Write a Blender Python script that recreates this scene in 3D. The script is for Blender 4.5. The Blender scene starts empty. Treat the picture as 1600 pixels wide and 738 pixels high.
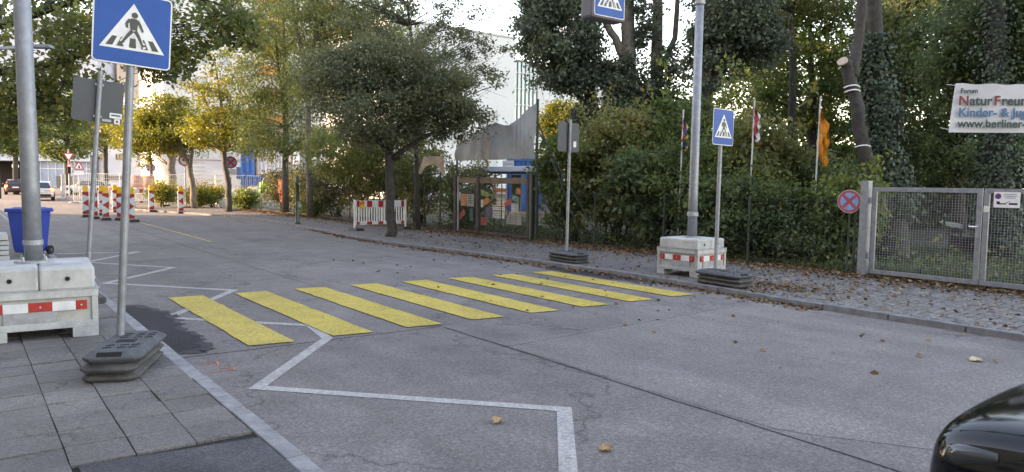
import bpy, math, random
import numpy as np
from math import sin, cos, pi, radians, sqrt, atan2
from mathutils import Vector, Matrix

S = bpy.context.scene
COL = S.collection
random.seed(7)
RNG = np.random.default_rng(11)

# ------------------------------------------------------------------ camera
CAM_H = 1.87
F = 1150.0
YAW, PIT, ROLL = radians(37), radians(-4.2), radians(0.8)
cd = bpy.data.cameras.new('camera')
cam = bpy.data.objects.new('camera', cd)
COL.objects.link(cam)
cd.sensor_width = 36
cd.lens = 36 * F / 1600
cd.clip_start = 0.05
cd.clip_end = 3000
FW = Vector((sin(YAW) * cos(PIT), cos(YAW) * cos(PIT), sin(PIT)))
_r = Vector((cos(YAW), -sin(YAW), 0))
_u = _r.cross(FW)
RT = _r * cos(ROLL) + _u * sin(ROLL)
UP = -_r * sin(ROLL) + _u * cos(ROLL)
m = Matrix((RT, UP, -FW)).transposed().to_4x4()
m.translation = (0, 0, CAM_H)
cam.matrix_world = m
S.camera = cam


def at(px, py, depth):
    """world point seen at a photograph pixel, depth metres ahead"""
    return Vector((0, 0, CAM_H)) + (FW + RT * ((px - 800) / F) + UP * ((369 - py) / F)) * depth


# ------------------------------------------------------------------ world and sun
SUN_EL, SUN_AZ = radians(17), radians(-56)      # azimuth clockwise from the road's +Y direction
w = bpy.data.worlds.new('World')
S.world = w
w.use_nodes = True
wn = w.node_tree
bg = wn.nodes['Background']
sky = wn.nodes.new('ShaderNodeTexSky')
sky.sky_type = 'NISHITA'
sky.sun_disc = False
sky.sun_elevation = SUN_EL
sky.sun_rotation = SUN_AZ
sky.air_density = 1.0
sky.dust_density = 0.4
sky.ozone_density = 1.6
wn.links.new(sky.outputs[0], bg.inputs[0])
bg.inputs[1].default_value = 0.15
sd = bpy.data.lights.new('sun', 'SUN')
sd.energy = 2.0
sd.angle = radians(0.6)
sd.color = (1.0, 0.84, 0.62)
sun = bpy.data.objects.new('sun', sd)
COL.objects.link(sun)
sdir = Vector((sin(SUN_AZ) * cos(SUN_EL), cos(SUN_AZ) * cos(SUN_EL), sin(SUN_EL)))
sun.rotation_euler = sdir.to_track_quat('Z', 'Y').to_euler()
sun.location = sdir * 200
S.view_settings.view_transform = 'Standard'
S.view_settings.look = 'None'
S.view_settings.exposure = 2.93
S.view_settings.use_white_balance = True
S.view_settings.white_balance_temperature = 9900
S.view_settings.white_balance_tint = 24
S.view_settings.gamma = 1.0
S.render.engine = 'CYCLES'
S.cycles.max_bounces = 6
S.cycles.diffuse_bounces = 3
S.cycles.glossy_bounces = 3
S.cycles.transmission_bounces = 4
S.cycles.transparent_max_bounces = 8
S.cycles.use_denoising = True

# ------------------------------------------------------------------ materials
MATS = {}


def mat(name, col, rough=0.7, var=0.0, scale=8.0, bump=0.0, bscale=60.0, metal=0.0, col2=None, spec=0.5, coat=0.0, emit=None, estr=0.0, world=False, trans=0.0):
    if name in MATS:
        return MATS[name]
    M = bpy.data.materials.new(name)
    M.use_nodes = True
    nt = M.node_tree
    b = nt.nodes['Principled BSDF']
    b.inputs['Base Color'].default_value = (*col, 1)
    b.inputs['Roughness'].default_value = rough
    b.inputs['Metallic'].default_value = metal
    b.inputs['Specular IOR Level'].default_value = spec
    if coat:
        b.inputs['Coat Weight'].default_value = coat
        b.inputs['Coat Roughness'].default_value = 0.03
    if trans:
        b.inputs['Transmission Weight'].default_value = trans
    if emit:
        b.inputs['Emission Color'].default_value = (*emit, 1)
        b.inputs['Emission Strength'].default_value = estr
    if var or bump or col2:
        if world:
            g = nt.nodes.new('ShaderNodeNewGeometry')
            vec = g.outputs['Position']
        else:
            tc = nt.nodes.new('ShaderNodeTexCoord')
            oi = nt.nodes.new('ShaderNodeObjectInfo')
            ad = nt.nodes.new('ShaderNodeVectorMath')
            ad.operation = 'ADD'
            nt.links.new(tc.outputs['Object'], ad.inputs[0])
            mu = nt.nodes.new('ShaderNodeMath')
            mu.operation = 'MULTIPLY'
            mu.inputs[1].default_value = 37.0
            nt.links.new(oi.outputs['Random'], mu.inputs[0])
            nt.links.new(mu.outputs[0], ad.inputs[1])
            vec = ad.outputs[0]
        n = nt.nodes.new('ShaderNodeTexNoise')
        n.inputs['Scale'].default_value = scale
        n.inputs['Detail'].default_value = 8
        n.inputs['Roughness'].default_value = 0.65
        nt.links.new(vec, n.inputs['Vector'])
        r = nt.nodes.new('ShaderNodeValToRGB')
        c2 = col2 if col2 else tuple(max(0, c * (1 - var)) for c in col)
        c3 = col if col2 else tuple(min(1, c * (1 + var)) for c in col)
        r.color_ramp.elements[0].position = 0.32
        r.color_ramp.elements[0].color = (*c2, 1)
        r.color_ramp.elements[1].position = 0.68
        r.color_ramp.elements[1].color = (*c3, 1)
        nt.links.new(n.outputs['Fac'], r.inputs[0])
        nt.links.new(r.outputs[0], b.inputs['Base Color'])
        if bump:
            n2 = nt.nodes.new('ShaderNodeTexNoise')
            n2.inputs['Scale'].default_value = bscale
            n2.inputs['Detail'].default_value = 5
            nt.links.new(vec, n2.inputs['Vector'])
            bp = nt.nodes.new('ShaderNodeBump')
            bp.inputs['Strength'].default_value = bump
            bp.inputs['Distance'].default_value = 0.01
            nt.links.new(n2.outputs['Fac'], bp.inputs['Height'])
            nt.links.new(bp.outputs[0], b.inputs['Normal'])
    MATS[name] = M
    return M


def ground_mat(name, base, patches, speck=0.35, fine=90.0, bump=0.35, rough=0.85, crack=0.0, stain=(0.5, 0.75), streak=False, oil=False, wear=0.0, per=0.0):
    """road-like surface: broad patches, stains, aggregate speckle and hairline cracks"""
    M = bpy.data.materials.new(name)
    M.use_nodes = True
    nt = M.node_tree
    L = nt.links.new
    b = nt.nodes['Principled BSDF']
    b.inputs['Roughness'].default_value = rough
    b.inputs['Specular IOR Level'].default_value = 0.3
    g = nt.nodes.new('ShaderNodeNewGeometry')
    pos = g.outputs['Position']

    def noise(scale, det=4, vec=pos, dist=0.0):
        n = nt.nodes.new('ShaderNodeTexNoise')
        n.inputs['Scale'].default_value = scale
        n.inputs['Detail'].default_value = det
        n.inputs['Distortion'].default_value = dist
        L(vec, n.inputs['Vector'])
        return n.outputs['Fac']

    def ramp(fac, stops):
        r = nt.nodes.new('ShaderNodeValToRGB')
        r.color_ramp.elements[0].position, r.color_ramp.elements[0].color = stops[0][0], (*stops[0][1], 1)
        r.color_ramp.elements[1].position, r.color_ramp.elements[1].color = stops[-1][0], (*stops[-1][1], 1)
        for p, c in stops[1:-1]:
            e = r.color_ramp.elements.new(p)
            e.color = (*c, 1)
        L(fac, r.inputs[0])
        return r.outputs[0]

    def mix(a, c, fac, mode='MULTIPLY'):
        x = nt.nodes.new('ShaderNodeMix')
        x.data_type = 'RGBA'
        x.blend_type = mode
        if isinstance(fac, float):
            x.inputs['Factor'].default_value = fac
        else:
            L(fac, x.inputs['Factor'])
        L(a, x.inputs['A'])
        L(c, x.inputs['B'])
        return x.outputs['Result']

    c = ramp(noise(0.22, 6), [(0.3, patches[0]), (0.52, base), (0.7, patches[1])])
    lo, hi = stain
    c = mix(c, ramp(noise(1.7, 8, dist=0.6), [(0.3, (lo,) * 3), (0.55, (hi,) * 3), (0.7, (1, 1, 1))]), 0.55)
    if streak:
        mp = nt.nodes.new('ShaderNodeMapping')
        mp.inputs['Scale'].default_value = (2.2, 0.12, 1)
        L(pos, mp.inputs['Vector'])
        c = mix(c, ramp(noise(1.0, 6, mp.outputs[0]), [(0.35, (0.72,) * 3), (0.6, (1, 1, 1))]), 0.45)
    v = nt.nodes.new('ShaderNodeTexVoronoi')
    v.inputs['Scale'].default_value = fine
    L(pos, v.inputs['Vector'])
    sp = nt.nodes.new('ShaderNodeSeparateColor')
    L(v.outputs['Color'], sp.inputs[0])
    c = mix(c, ramp(sp.outputs[0], [(0.0, (0.55, 0.55, 0.56)), (0.6, (1, 1, 1)), (1.0, (1.6, 1.58, 1.55))]), speck)
    c = mix(c, ramp(noise(24, 6), [(0.3, (0.7,) * 3), (0.7, (1.25,) * 3)]), 0.5)
    if crack:
        v2 = nt.nodes.new('ShaderNodeTexVoronoi')
        v2.feature = 'DISTANCE_TO_EDGE'
        v2.inputs['Scale'].default_value = crack
        nn = nt.nodes.new('ShaderNodeTexNoise')
        nn.inputs['Scale'].default_value = 2.5
        nn.inputs['Detail'].default_value = 6
        L(pos, nn.inputs['Vector'])
        va = nt.nodes.new('ShaderNodeVectorMath')
        va.operation = 'ADD'
        L(pos, va.inputs[0])
        L(nn.outputs['Color'], va.inputs[1])
        L(va.outputs[0], v2.inputs['Vector'])
        c = mix(c, ramp(v2.outputs['Distance'], [(0.0, (0.45,) * 3), (0.012, (1, 1, 1))]), 0.7)
    if per:
        oi = nt.nodes.new('ShaderNodeObjectInfo')
        c = mix(c, ramp(oi.outputs['Random'], [(0, (1 - per,) * 3), (1, (1 + per * .6, 1 + per * .55, 1 + per * .45))]), 1.0)
    if oil:
        c = mix(c, ramp(noise(0.8, 3, dist=1.2), [(0.62, (1, 1, 1)), (0.74, (0.72, 0.71, 0.72))]), 0.8)
        c = mix(c, ramp(noise(7.0, 2), [(0.7, (1, 1, 1)), (0.78, (0.7, 0.7, 0.7))]), 0.8)
    if wear:
        c = mix(c, ramp(noise(1.0, 1), [(0, (0.21, 0.19, 0.182)), (1, (0.21, 0.19, 0.182))]), ramp(noise(13.0, 10), [(0.62, (0, 0, 0)), (0.72, (wear, wear, wear))]), 'MIX')
    L(c, b.inputs['Base Color'])
    bp = nt.nodes.new('ShaderNodeBump')
    bp.inputs['Strength'].default_value = bump
    bp.inputs['Distance'].default_value = 0.006
    L(v.outputs['Distance'], bp.inputs['Height'])
    L(bp.outputs[0], b.inputs['Normal'])
    MATS[name] = M
    return M


def leaf_mat(name, stops, trans=0.35, rough=0.5):
    if name in MATS:
        return MATS[name]
    M = bpy.data.materials.new(name)
    M.use_nodes = True
    nt = M.node_tree
    L = nt.links.new
    out = nt.nodes['Material Output']
    b = nt.nodes['Principled BSDF']
    b.inputs['Roughness'].default_value = rough
    b.inputs['Specular IOR Level'].default_value = 0.35
    a = nt.nodes.new('ShaderNodeAttribute')
    a.attribute_name = 'tint'
    r = nt.nodes.new('ShaderNodeValToRGB')
    els = r.color_ramp.elements
    els[0].position, els[0].color = stops[0][0], (*stops[0][1], 1)
    els[1].position, els[1].color = stops[-1][0], (*stops[-1][1], 1)
    for p, c in stops[1:-1]:
        els.new(p).color = (*c, 1)
    L(a.outputs['Fac'], r.inputs[0])
    L(r.outputs[0], b.inputs['Base Color'])
    t = nt.nodes.new('ShaderNodeBsdfTranslucent')
    hs = nt.nodes.new('ShaderNodeHueSaturation')
    hs.inputs['Value'].default_value = 1.5
    hs.inputs['Saturation'].default_value = 1.15
    L(r.outputs[0], hs.inputs['Color'])
    L(hs.outputs[0], t.inputs['Color'])
    mx = nt.nodes.new('ShaderNodeMixShader')
    mx.inputs[0].default_value = trans
    L(b.outputs[0], mx.inputs[1])
    L(t.outputs[0], mx.inputs[2])
    L(mx.outputs[0], out.inputs['Surface'])
    MATS[name] = M
    return M


ASPH = ground_mat('road_surface', (0.21, 0.19, 0.182), ((0.172, 0.157, 0.152), (0.245, 0.223, 0.21)), speck=0.5, fine=60, bump=0.5, streak=True, stain=(0.55, 0.82), crack=0.33, oil=True)
TAR = ground_mat('tar', (0.035, 0.034, 0.04), ((0.022, 0.022, 0.026), (0.06, 0.058, 0.064)), speck=0.5, fine=60, bump=0.8, stain=(0.5, 0.9))
OLDASPH = ground_mat('old_asphalt', (0.085, 0.082, 0.09), ((0.035, 0.035, 0.042), (0.19, 0.185, 0.195)), speck=0.5, fine=70, bump=0.7, crack=2.2, stain=(0.35, 0.8))
PAVE = ground_mat('pavement_surface', (0.175, 0.162, 0.155), ((0.13, 0.12, 0.115), (0.205, 0.19, 0.18)), speck=0.45, fine=110, bump=0.3, stain=(0.55, 0.8), crack=0.9)
SLAB = ground_mat('slab_surface', (0.2, 0.185, 0.174), ((0.165, 0.153, 0.147), (0.235, 0.217, 0.2)), speck=0.5, fine=120, bump=0.5, stain=(0.5, 0.8), crack=0.9, per=0.16)
JOINT = ground_mat('joint_dirt', (0.03, 0.028, 0.026), ((0.02, 0.02, 0.02), (0.05, 0.045, 0.04)), fine=200)
SOIL = ground_mat('soil', (0.06, 0.055, 0.035), ((0.035, 0.05, 0.02), (0.09, 0.065, 0.04)), fine=40, bump=1.0, stain=(0.4, 0.8))
KERB = mat('kerb_stone', (0.25, 0.245, 0.25), 0.85, 0.28, 7, 0.5, 120)
KERBR = mat('kerb_granite', (0.17, 0.168, 0.175), 0.85, 0.35, 6, 0.6, 110)
COBB = mat('cobble_granite', (0.165, 0.155, 0.148), 0.75, 0.4, 3.5, 0.5, 60)
GALV = mat('galvanised_steel', (0.42, 0.44, 0.46), 0.48, 0.18, 9, 0.05, 40, metal=0.55)
POLE = mat('pole_steel', (0.24, 0.255, 0.28), 0.5, 0.2, 9, 0.06, 40, metal=0.4)
GALVD = mat('galvanised_dull', (0.33, 0.34, 0.36), 0.6, 0.2, 14, 0.08, 60, metal=0.4)
CONC = mat('concrete_light', (0.44, 0.44, 0.43), 0.85, 0.26, 2.6, 0.4, 70)
CONCD = mat('concrete_lower', (0.36, 0.355, 0.33), 0.88, 0.3, 2.8, 0.4, 60)
RUB = mat('recycled_rubber', (0.07, 0.073, 0.08), 0.75, 0.35, 9, 0.6, 90)
RUBD = mat('recycled_rubber_dusty', (0.075, 0.073, 0.07), 0.85, 0.4, 7, 0.7, 80)
BLACK = mat('black_rubber', (0.015, 0.015, 0.016), 0.7)
DARK = mat('hole_shade_lens_black', (0.008, 0.008, 0.008), 0.9)  # near-black standing for shade inside holes; also colours the unlit signal lenses
WHITE = mat('white_paint', (0.72, 0.72, 0.72), 0.5, 0.06, 6)
WHITER = mat('white_reflective', (0.62, 0.63, 0.65), 0.45, 0.12, 9)
RED = mat('red_reflective', (0.42, 0.02, 0.016), 0.45, 0.28, 16)
BLUE = mat('sign_blue', (0.002, 0.075, 0.3), 0.42, 0.1, 5, spec=0.2)
BLK = mat('sign_black', (0.012, 0.012, 0.013), 0.4)
SGREY = mat('sign_back_grey', (0.055, 0.06, 0.07), 0.55, 0.12, 3)
YELM = ground_mat('yellow_marking', (0.57, 0.415, 0.085), ((0.46, 0.345, 0.085), (0.63, 0.465, 0.1)), speck=0.5, fine=60, bump=0.4, rough=0.7, stain=(0.55, 0.85), wear=0.8)
WHTM = ground_mat('white_marking', (0.42, 0.4, 0.385), ((0.34, 0.325, 0.315), (0.48, 0.46, 0.44)), speck=0.4, fine=60, bump=0.4, rough=0.7, stain=(0.55, 0.85), wear=0.75)
ORGM = mat('orange_spray', (0.55, 0.16, 0.07), 0.8, 0.4, 30)
BLUEP = mat('bin_blue', (0.02, 0.06, 0.33), 0.45, 0.1, 6)
YLAMP = mat('yellow_lamp', (0.85, 0.45, 0.02), 0.25, 0.05, 5)
GREENP = mat('dark_green_paint', (0.015, 0.06, 0.035), 0.5, 0.2, 8)
DGREEN = mat('fence_green', (0.02, 0.035, 0.028), 0.6, 0.2, 8)
WOODB = mat('weathered_wood', (0.17, 0.12, 0.085), 0.8, 0.4, 5, 0.3, 40)
WOODD = mat('dark_wood', (0.06, 0.05, 0.045), 0.8, 0.4, 6, 0.3, 40)
BARKG = mat('bark_grey', (0.085, 0.078, 0.07), 0.9, 0.45, 7, 1.0, 22)
BARKD = mat('bark_dark', (0.045, 0.04, 0.035), 0.9, 0.45, 8, 1.0, 25)
BARKL = mat('bark_light', (0.15, 0.125, 0.1), 0.9, 0.4, 6, 1.0, 18)
GLASS = mat('window_glass', (0.03, 0.04, 0.05), 0.08, spec=0.8)
WALLW = mat('wall_white', (0.52, 0.53, 0.54), 0.8, 0.05, 0.3)
WALLB = mat('wall_blue_grey', (0.33, 0.38, 0.47), 0.8, 0.08, 0.4)
WALLG = mat('wall_grey', (0.4, 0.41, 0.41), 0.8, 0.1, 0.4)
WALLBE = mat('wall_beige', (0.45, 0.38, 0.32), 0.85, 0.1, 0.4)


# ------------------------------------------------------------------ mesh helpers
class MB:
    def __init__(s):
        s.v, s.f, s.mi, s.cur = [], [], [], 0

    def add(s, vs, fs):
        o = len(s.v)
        s.v += [tuple(x) for x in vs]
        for f in fs:
            s.f.append([i + o for i in f])
            s.mi.append(s.cur)
        return s

    def box(s, c, d, rot=None, taper=1.0):
        hx, hy, hz = d[0] / 2, d[1] / 2, d[2] / 2
        vs = []
        for z in (-1, 1):
            t = taper if z > 0 else 1.0
            for x, y in ((-1, -1), (1, -1), (1, 1), (-1, 1)):
                vs.append(Vector((x * hx * t, y * hy * t, z * hz)))
        if rot is not None:
            vs = [rot @ p for p in vs]
        vs = [p + Vector(c) for p in vs]
        return s.add(vs, [(0, 3, 2, 1), (4, 5, 6, 7), (0, 1, 5, 4), (1, 2, 6, 5), (2, 3, 7, 6), (3, 0, 4, 7)])

    def tube(s, pts, rad, n=8, cap=True):
        pts = [Vector(p) for p in pts]
        if not hasattr(rad, '__len__'):
            rad = [rad] * len(pts)
        rings = []
        prev = None
        for i, p in enumerate(pts):
            a = pts[max(0, i - 1)]
            b = pts[min(len(pts) - 1, i + 1)]
            d = (b - a).normalized() if (b - a).length > 1e-9 else Vector((0, 0, 1))
            if prev is None:
                ref = Vector((0, 0, 1)) if abs(d.z) < 0.9 else Vector((1, 0, 0))
                u = d.cross(ref).normalized()
            else:
                u = (prev - d * prev.dot(d))
                u = u.normalized() if u.length > 1e-6 else d.orthogonal().normalized()
            prev = u
            v = d.cross(u)
            rings.append([p + (u * cos(2 * pi * k / n) + v * sin(2 * pi * k / n)) * rad[i] for k in range(n)])
        vs = [q for r in rings for q in r]
        fs = []
        for i in range(len(rings) - 1):
            for k in range(n):
                k2 = (k + 1) % n
                fs.append((i * n + k, i * n + k2, (i + 1) * n + k2, (i + 1) * n + k))
        if cap:
            fs.append(tuple(reversed(range(n))))
            fs.append(tuple((len(rings) - 1) * n + k for k in range(n)))
        return s.add(vs, fs)

    def lathe(s, prof, n=16, c=(0, 0, 0)):
        """profile of (radius, z)"""
        c = Vector(c)
        vs, fs = [], []
        for r, z in prof:
            for k in range(n):
                vs.append(c + Vector((r * cos(2 * pi * k / n), r * sin(2 * pi * k / n), z)))
        for i in range(len(prof) - 1):
            for k in range(n):
                k2 = (k + 1) % n
                fs.append((i * n + k, i * n + k2, (i + 1) * n + k2, (i + 1) * n + k))
        fs.append(tuple(reversed(range(n))))
        fs.append(tuple((len(prof) - 1) * n + k for k in range(n)))
        return s.add(vs, fs)

    def prism(s, poly, y0, y1):
        """polygon in the XZ plane (counter-clockwise seen from -Y), from y0 (front) to y1"""
        n = len(poly)
        vs = [(x, y0, z) for x, z in poly] + [(x, y1, z) for x, z in poly]
        fs = [tuple(range(n)), tuple(reversed(range(n, 2 * n)))]
        for i in range(n):
            j = (i + 1) % n
            fs.append((j, i, n + i, n + j))
        return s.add(vs, fs)

    def slab(s, poly, z0, z1):
        """polygon in the XY plane extruded from z0 up to z1 (counter-clockwise from above)"""
        n = len(poly)
        vs = [(x, y, z0) for x, y in poly] + [(x, y, z1) for x, y in poly]
        fs = [tuple(reversed(range(n))), tuple(range(n, 2 * n))]
        for i in range(n):
            j = (i + 1) % n
            fs.append((i, j, n + j, n + i))
        return s.add(vs, fs)

    def sheet(s, poly, z):
        return s.add([(x, y, z) for x, y in poly], [tuple(range(len(poly)))])

    def build(s, name, mats, parent=None, loc=None, rotz=0.0, smooth=False, bevel=0.0):
        me = bpy.data.meshes.new(name)
        me.from_pydata(s.v, [], s.f)
        if not isinstance(mats, (list, tuple)):
            mats = [mats]
        for M in mats:
            me.materials.append(M)
        if len(mats) > 1:
            me.polygons.foreach_set('material_index', s.mi)
        if smooth:
            me.polygons.foreach_set('use_smooth', [True] * len(me.polygons))
        me.update()
        o = bpy.data.objects.new(name, me)
        COL.objects.link(o)
        if parent:
            o.parent = parent
        if loc is not None:
            o.location = loc
        if rotz:
            o.rotation_euler = (0, 0, rotz)
        if bevel:
            bm = o.modifiers.new('edge', 'BEVEL')
            bm.width = bevel
            bm.segments = 2
            bm.limit_method = 'ANGLE'
        return o


def tag(o, label=None, cat=None, group=None, kind=None):
    if label:
        o['label'] = label
    if cat:
        o['category'] = cat
    if group:
        o['group'] = group
    if kind:
        o['kind'] = kind
    return o


def thing(name, label, cat, loc=(0, 0, 0), rotz=0.0, group=None):
    o = bpy.data.objects.new(name, None)
    COL.objects.link(o)
    o.empty_display_size = 0.2
    o.location = loc
    o.rotation_euler = (0, 0, rotz)
    return tag(o, label, cat, group)


def copy_tree(o, parent=None):
    c = o.copy()
    COL.objects.link(c)
    if parent:
        c.parent = parent
    for ch in list(o.children):
        copy_tree(ch, c)
    return c


def clone(o, loc, rotz, label, group=None):
    c = copy_tree(o)
    c.location = loc
    c.rotation_euler = (0, 0, rotz)
    tag(c, label, None, group)
    return c


def disc(cx, cz, r, n=24):
    return [(cx + r * cos(2 * pi * k / n), cz + r * sin(2 * pi * k / n)) for k in range(n)]


def rrect(w, h, r, n=5, cx=0, cz=0):
    p = []
    for sx, sz, a0 in ((1, -1, -pi / 2), (1, 1, 0), (-1, 1, pi / 2), (-1, -1, pi)):
        for k in range(n + 1):
            a = a0 + pi / 2 * k / n
            p.append((cx + sx * (w / 2 - r) + r * cos(a), cz + sz * (h / 2 - r) + r * sin(a)))
    return p


def stroke(a, b, wa, wb):
    """tapered stroke polygon, counter-clockwise"""
    a, b = Vector(a), Vector(b)
    d = (b - a).normalized()
    n = Vector((-d.y, d.x))
    return [tuple(a - n * wa / 2), tuple(b - n * wb / 2), tuple(b + n * wb / 2), tuple(a + n * wa / 2)]


def text_mesh(name, body, size, M, parent, loc, embolden=0.0):
    """lettering in the XZ plane facing -Y"""
    cu = bpy.data.curves.new(name, 'FONT')
    cu.body = body
    cu.size = size
    cu.offset = embolden
    cu.extrude = 0.001
    cu.resolution_u = 3
    o = bpy.data.objects.new(name, cu)
    COL.objects.link(o)
    bpy.context.view_layer.update()
    dg = bpy.context.evaluated_depsgraph_get()
    me = bpy.data.meshes.new_from_object(o.evaluated_get(dg))
    bpy.data.objects.remove(o)
    me.materials.clear()
    me.materials.append(M)
    q = bpy.data.objects.new(name, me)
    COL.objects.link(q)
    q.parent = parent
    q.location = loc
    q.rotation_euler = (pi / 2, 0, 0)
    return q


# ------------------------------------------------------------------ foliage
def leaf_obj(name, C, size, M, parent=None, tint=None, rng=RNG, up=0.6, asp=0.62, hang=0.0, flat=0.0, normal=None):
    C = np.asarray(C, dtype=np.float64)
    n = len(C)
    nr = rng.normal(size=(n, 3))
    nr[:, 2] = nr[:, 2] * (1 - flat) + up
    if normal is not None:
        nr = nr * 0.45 + normal
    nr /= np.linalg.norm(nr, axis=1)[:, None]
    d = rng.normal(size=(n, 3))
    d[:, 2] -= hang
    d -= nr * np.sum(d * nr, axis=1)[:, None]
    d /= np.linalg.norm(d, axis=1)[:, None] + 1e-9
    sd_ = np.cross(nr, d)
    sz = size * rng.uniform(0.65, 1.3, n)[:, None]
    fold = nr * sz * rng.uniform(0.02, 0.2, n)[:, None]
    V = np.empty((n, 4, 3))
    V[:, 0] = C - d * sz * 0.5
    V[:, 1] = C + sd_ * sz * asp * 0.5 + fold - d * sz * 0.08
    V[:, 2] = C + d * sz * 0.5
    V[:, 3] = C - sd_ * sz * asp * 0.5 + fold - d * sz * 0.08
    me = bpy.data.meshes.new(name)
    me.vertices.add(4 * n)
    me.vertices.foreach_set('co', V.ravel())
    me.loops.add(4 * n)
    me.loops.foreach_set('vertex_index', np.arange(4 * n, dtype=np.int32))
    me.polygons.add(n)
    me.polygons.foreach_set('loop_start', np.arange(0, 4 * n, 4, dtype=np.int32))
    me.polygons.foreach_set('loop_total', np.full(n, 4, dtype=np.int32))
    me.materials.append(M)
    if tint is None:
        tint = rng.uniform(0, 1, n)
    a = me.attributes.new('tint', 'FLOAT', 'FACE')
    a.data.foreach_set('value', np.clip(tint, 0, 1).astype(np.float32))
    me.update(calc_edges=True)
    o = bpy.data.objects.new(name, me)
    COL.objects.link(o)
    if parent:
        o.parent = parent
    return o


def clumps(ells, rng=RNG):
    """ells: (centre, (rx,ry,rz), n clumps, clump radius, leaves each) -> clump centres, leaf points, tints"""
    cen, pts, tin = [], [], []
    for c, r, nc, cr, nl in ells:
        d = rng.normal(size=(nc, 3))
        d /= np.linalg.norm(d, axis=1)[:, None]
        k = rng.uniform(0.12, 1, nc)[:, None] ** 0.45
        cc = np.array(c)[None] + d * k * np.array(r)[None]
        cen.append(cc)
        per = rng.integers(int(nl * 0.5), int(nl * 1.5) + 1, nc)
        idx = np.repeat(np.arange(nc), per)
        n = len(idx)
        p = rng.normal(size=(n, 3)) * 0.5
        p *= np.array([1, 1, 0.62])
        crs = cr * rng.uniform(0.6, 1.35, nc)
        pts.append(cc[idx] + p * crs[idx][:, None])
        base = rng.uniform(0, 1, nc)
        tin.append(base[idx] * 0.6 + rng.uniform(0, 0.4, n))
    return np.vstack(cen), np.vstack(pts), np.concatenate(tin)


def limb(mb, a, b, r0, r1, sag=0.15, n=5, rng=RNG):
    a, b = Vector(a), Vector(b)
    L = (b - a).length
    pts, rad = [], []
    j = Vector(rng.normal(size=3)) * L * 0.06
    for i in range(n + 1):
        t = i / n
        p = a.lerp(b, t) + Vector((0, 0, L * sag * (t - t * t) * 1.6)) + j * sin(pi * t) + Vector(rng.normal(size=3)) * L * 0.012
        pts.append(p)
        rad.append(r0 + (r1 - r0) * t ** 0.7)
    mb.tube(pts, rad, 6, cap=False)


def tree(name, label, cat, base, trunks, ells, leaf, bark, lsize, nlimb=30, group=None, hang=0.0, up=0.6, asp=0.62, twigs=True, seed=1, limb_r=0.05, sag=0.15):
    """trunks: list of polylines of (point, radius) in world space; the thing's Empty stands at base"""
    rng = np.random.default_rng(seed)
    root = thing(name, label, cat, base, 0, group)
    B = Vector(base)
    mb = MB()
    tp = []
    for path in trunks:
        P = [Vector(p) - B for p, r in path]
        R = [r for p, r in path]
        # resample with slight wobble
        PP, RR = [], []
        for i in range(len(P) - 1):
            for t in (0, 0.33, 0.66):
                q = P[i].lerp(P[i + 1], t)
                if i or t:
                    q += Vector(rng.normal(size=3)) * R[i] * 0.12
                PP.append(q)
                RR.append((R[i] * (1 - t) + R[i + 1] * t) * rng.uniform(0.95, 1.05))
        PP.append(P[-1])
        RR.append(R[-1])
        mb.tube(PP, RR, 10)
        tp += list(zip(PP, RR))
    if ells:
        cen, pts, tin = clumps(ells, rng)
        cen = cen - np.array(B)[None]
        pts = pts - np.array(B)[None]
        order = rng.permutation(len(cen))[:nlimb]
        for i in order:
            c = Vector(cen[i])
            best, bd = None, 1e9
            for p, r in tp[2:]:
                dz = c.z - p.z
                dd = (c - p).length + (3.0 if dz < -0.3 else 0) + abs(dz - (c - p).length * 0.5) * 0.6
                if dd < bd:
                    best, bd = (p, r), dd
            limb(mb, best[0], c, min(limb_r, best[1] * 0.6), 0.006, sag, rng=rng)
            if twigs:
                for k in range(3):
                    q = c + Vector(rng.normal(size=3)) * 0.35
                    mid = best[0].lerp(c, 0.72)
                    limb(mb, mid, q, 0.01, 0.003, 0.05, 2, rng=rng)
    mb.build('trunk', bark, root, smooth=True)
    if ells:
        leaf_obj('crown', pts, lsize, leaf, root, tin, rng, up=up, asp=asp, hang=hang)
    return root


def ground(px, py, z=0.0):
    """where the ray of a photograph pixel meets the level z"""
    d = FW + RT * ((px - 800) / F) + UP * ((369 - py) / F)
    t = (z - CAM_H) / d.z
    return Vector((0, 0, CAM_H)) + d * t


def in_view(p, margin=0.02):
    v = Vector(p) - Vector((0, 0, CAM_H))
    z = v.dot(FW)
    if z < 0.3:
        return None
    x, y = v.dot(RT) / z * F, v.dot(UP) / z * F
    if abs(x) > 800 * (1 + margin) or abs(y) > 369 * (1 + margin):
        return None
    return z


# ================================================================== GROUND
KR = [(10.4, -30), (10.4, 0), (10.43, 3.3), (10.42, 5), (10.46, 7.2), (10.6, 8.6), (10.66, 9.6), (10.67, 11), (10.6, 12), (10.5, 13.3), (10.4, 15.3),
      (10.15, 17.2), (10.02, 18.8), (10.05, 22), (10.5, 27), (10.75, 31), (10.3, 36), (9.6, 39.5), (8.6, 42.5), (7.9, 45), (7.6, 48), (7.6, 60)]


def krx(y):
    for (x0, y0), (x1, y1) in zip(KR, KR[1:]):
        if y0 <= y <= y1:
            return x0 + (x1 - x0) * (y - y0) / (y1 - y0)
    return KR[-1][0]


mb = MB()
mb.add([(-1500, -1500, -0.12), (1500, -1500, -0.12), (1500, 1500, -0.12), (-1500, 1500, -0.12)], [(0, 1, 2, 3)])
tag(mb.build('terrain', SOIL), kind='structure')

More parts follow.
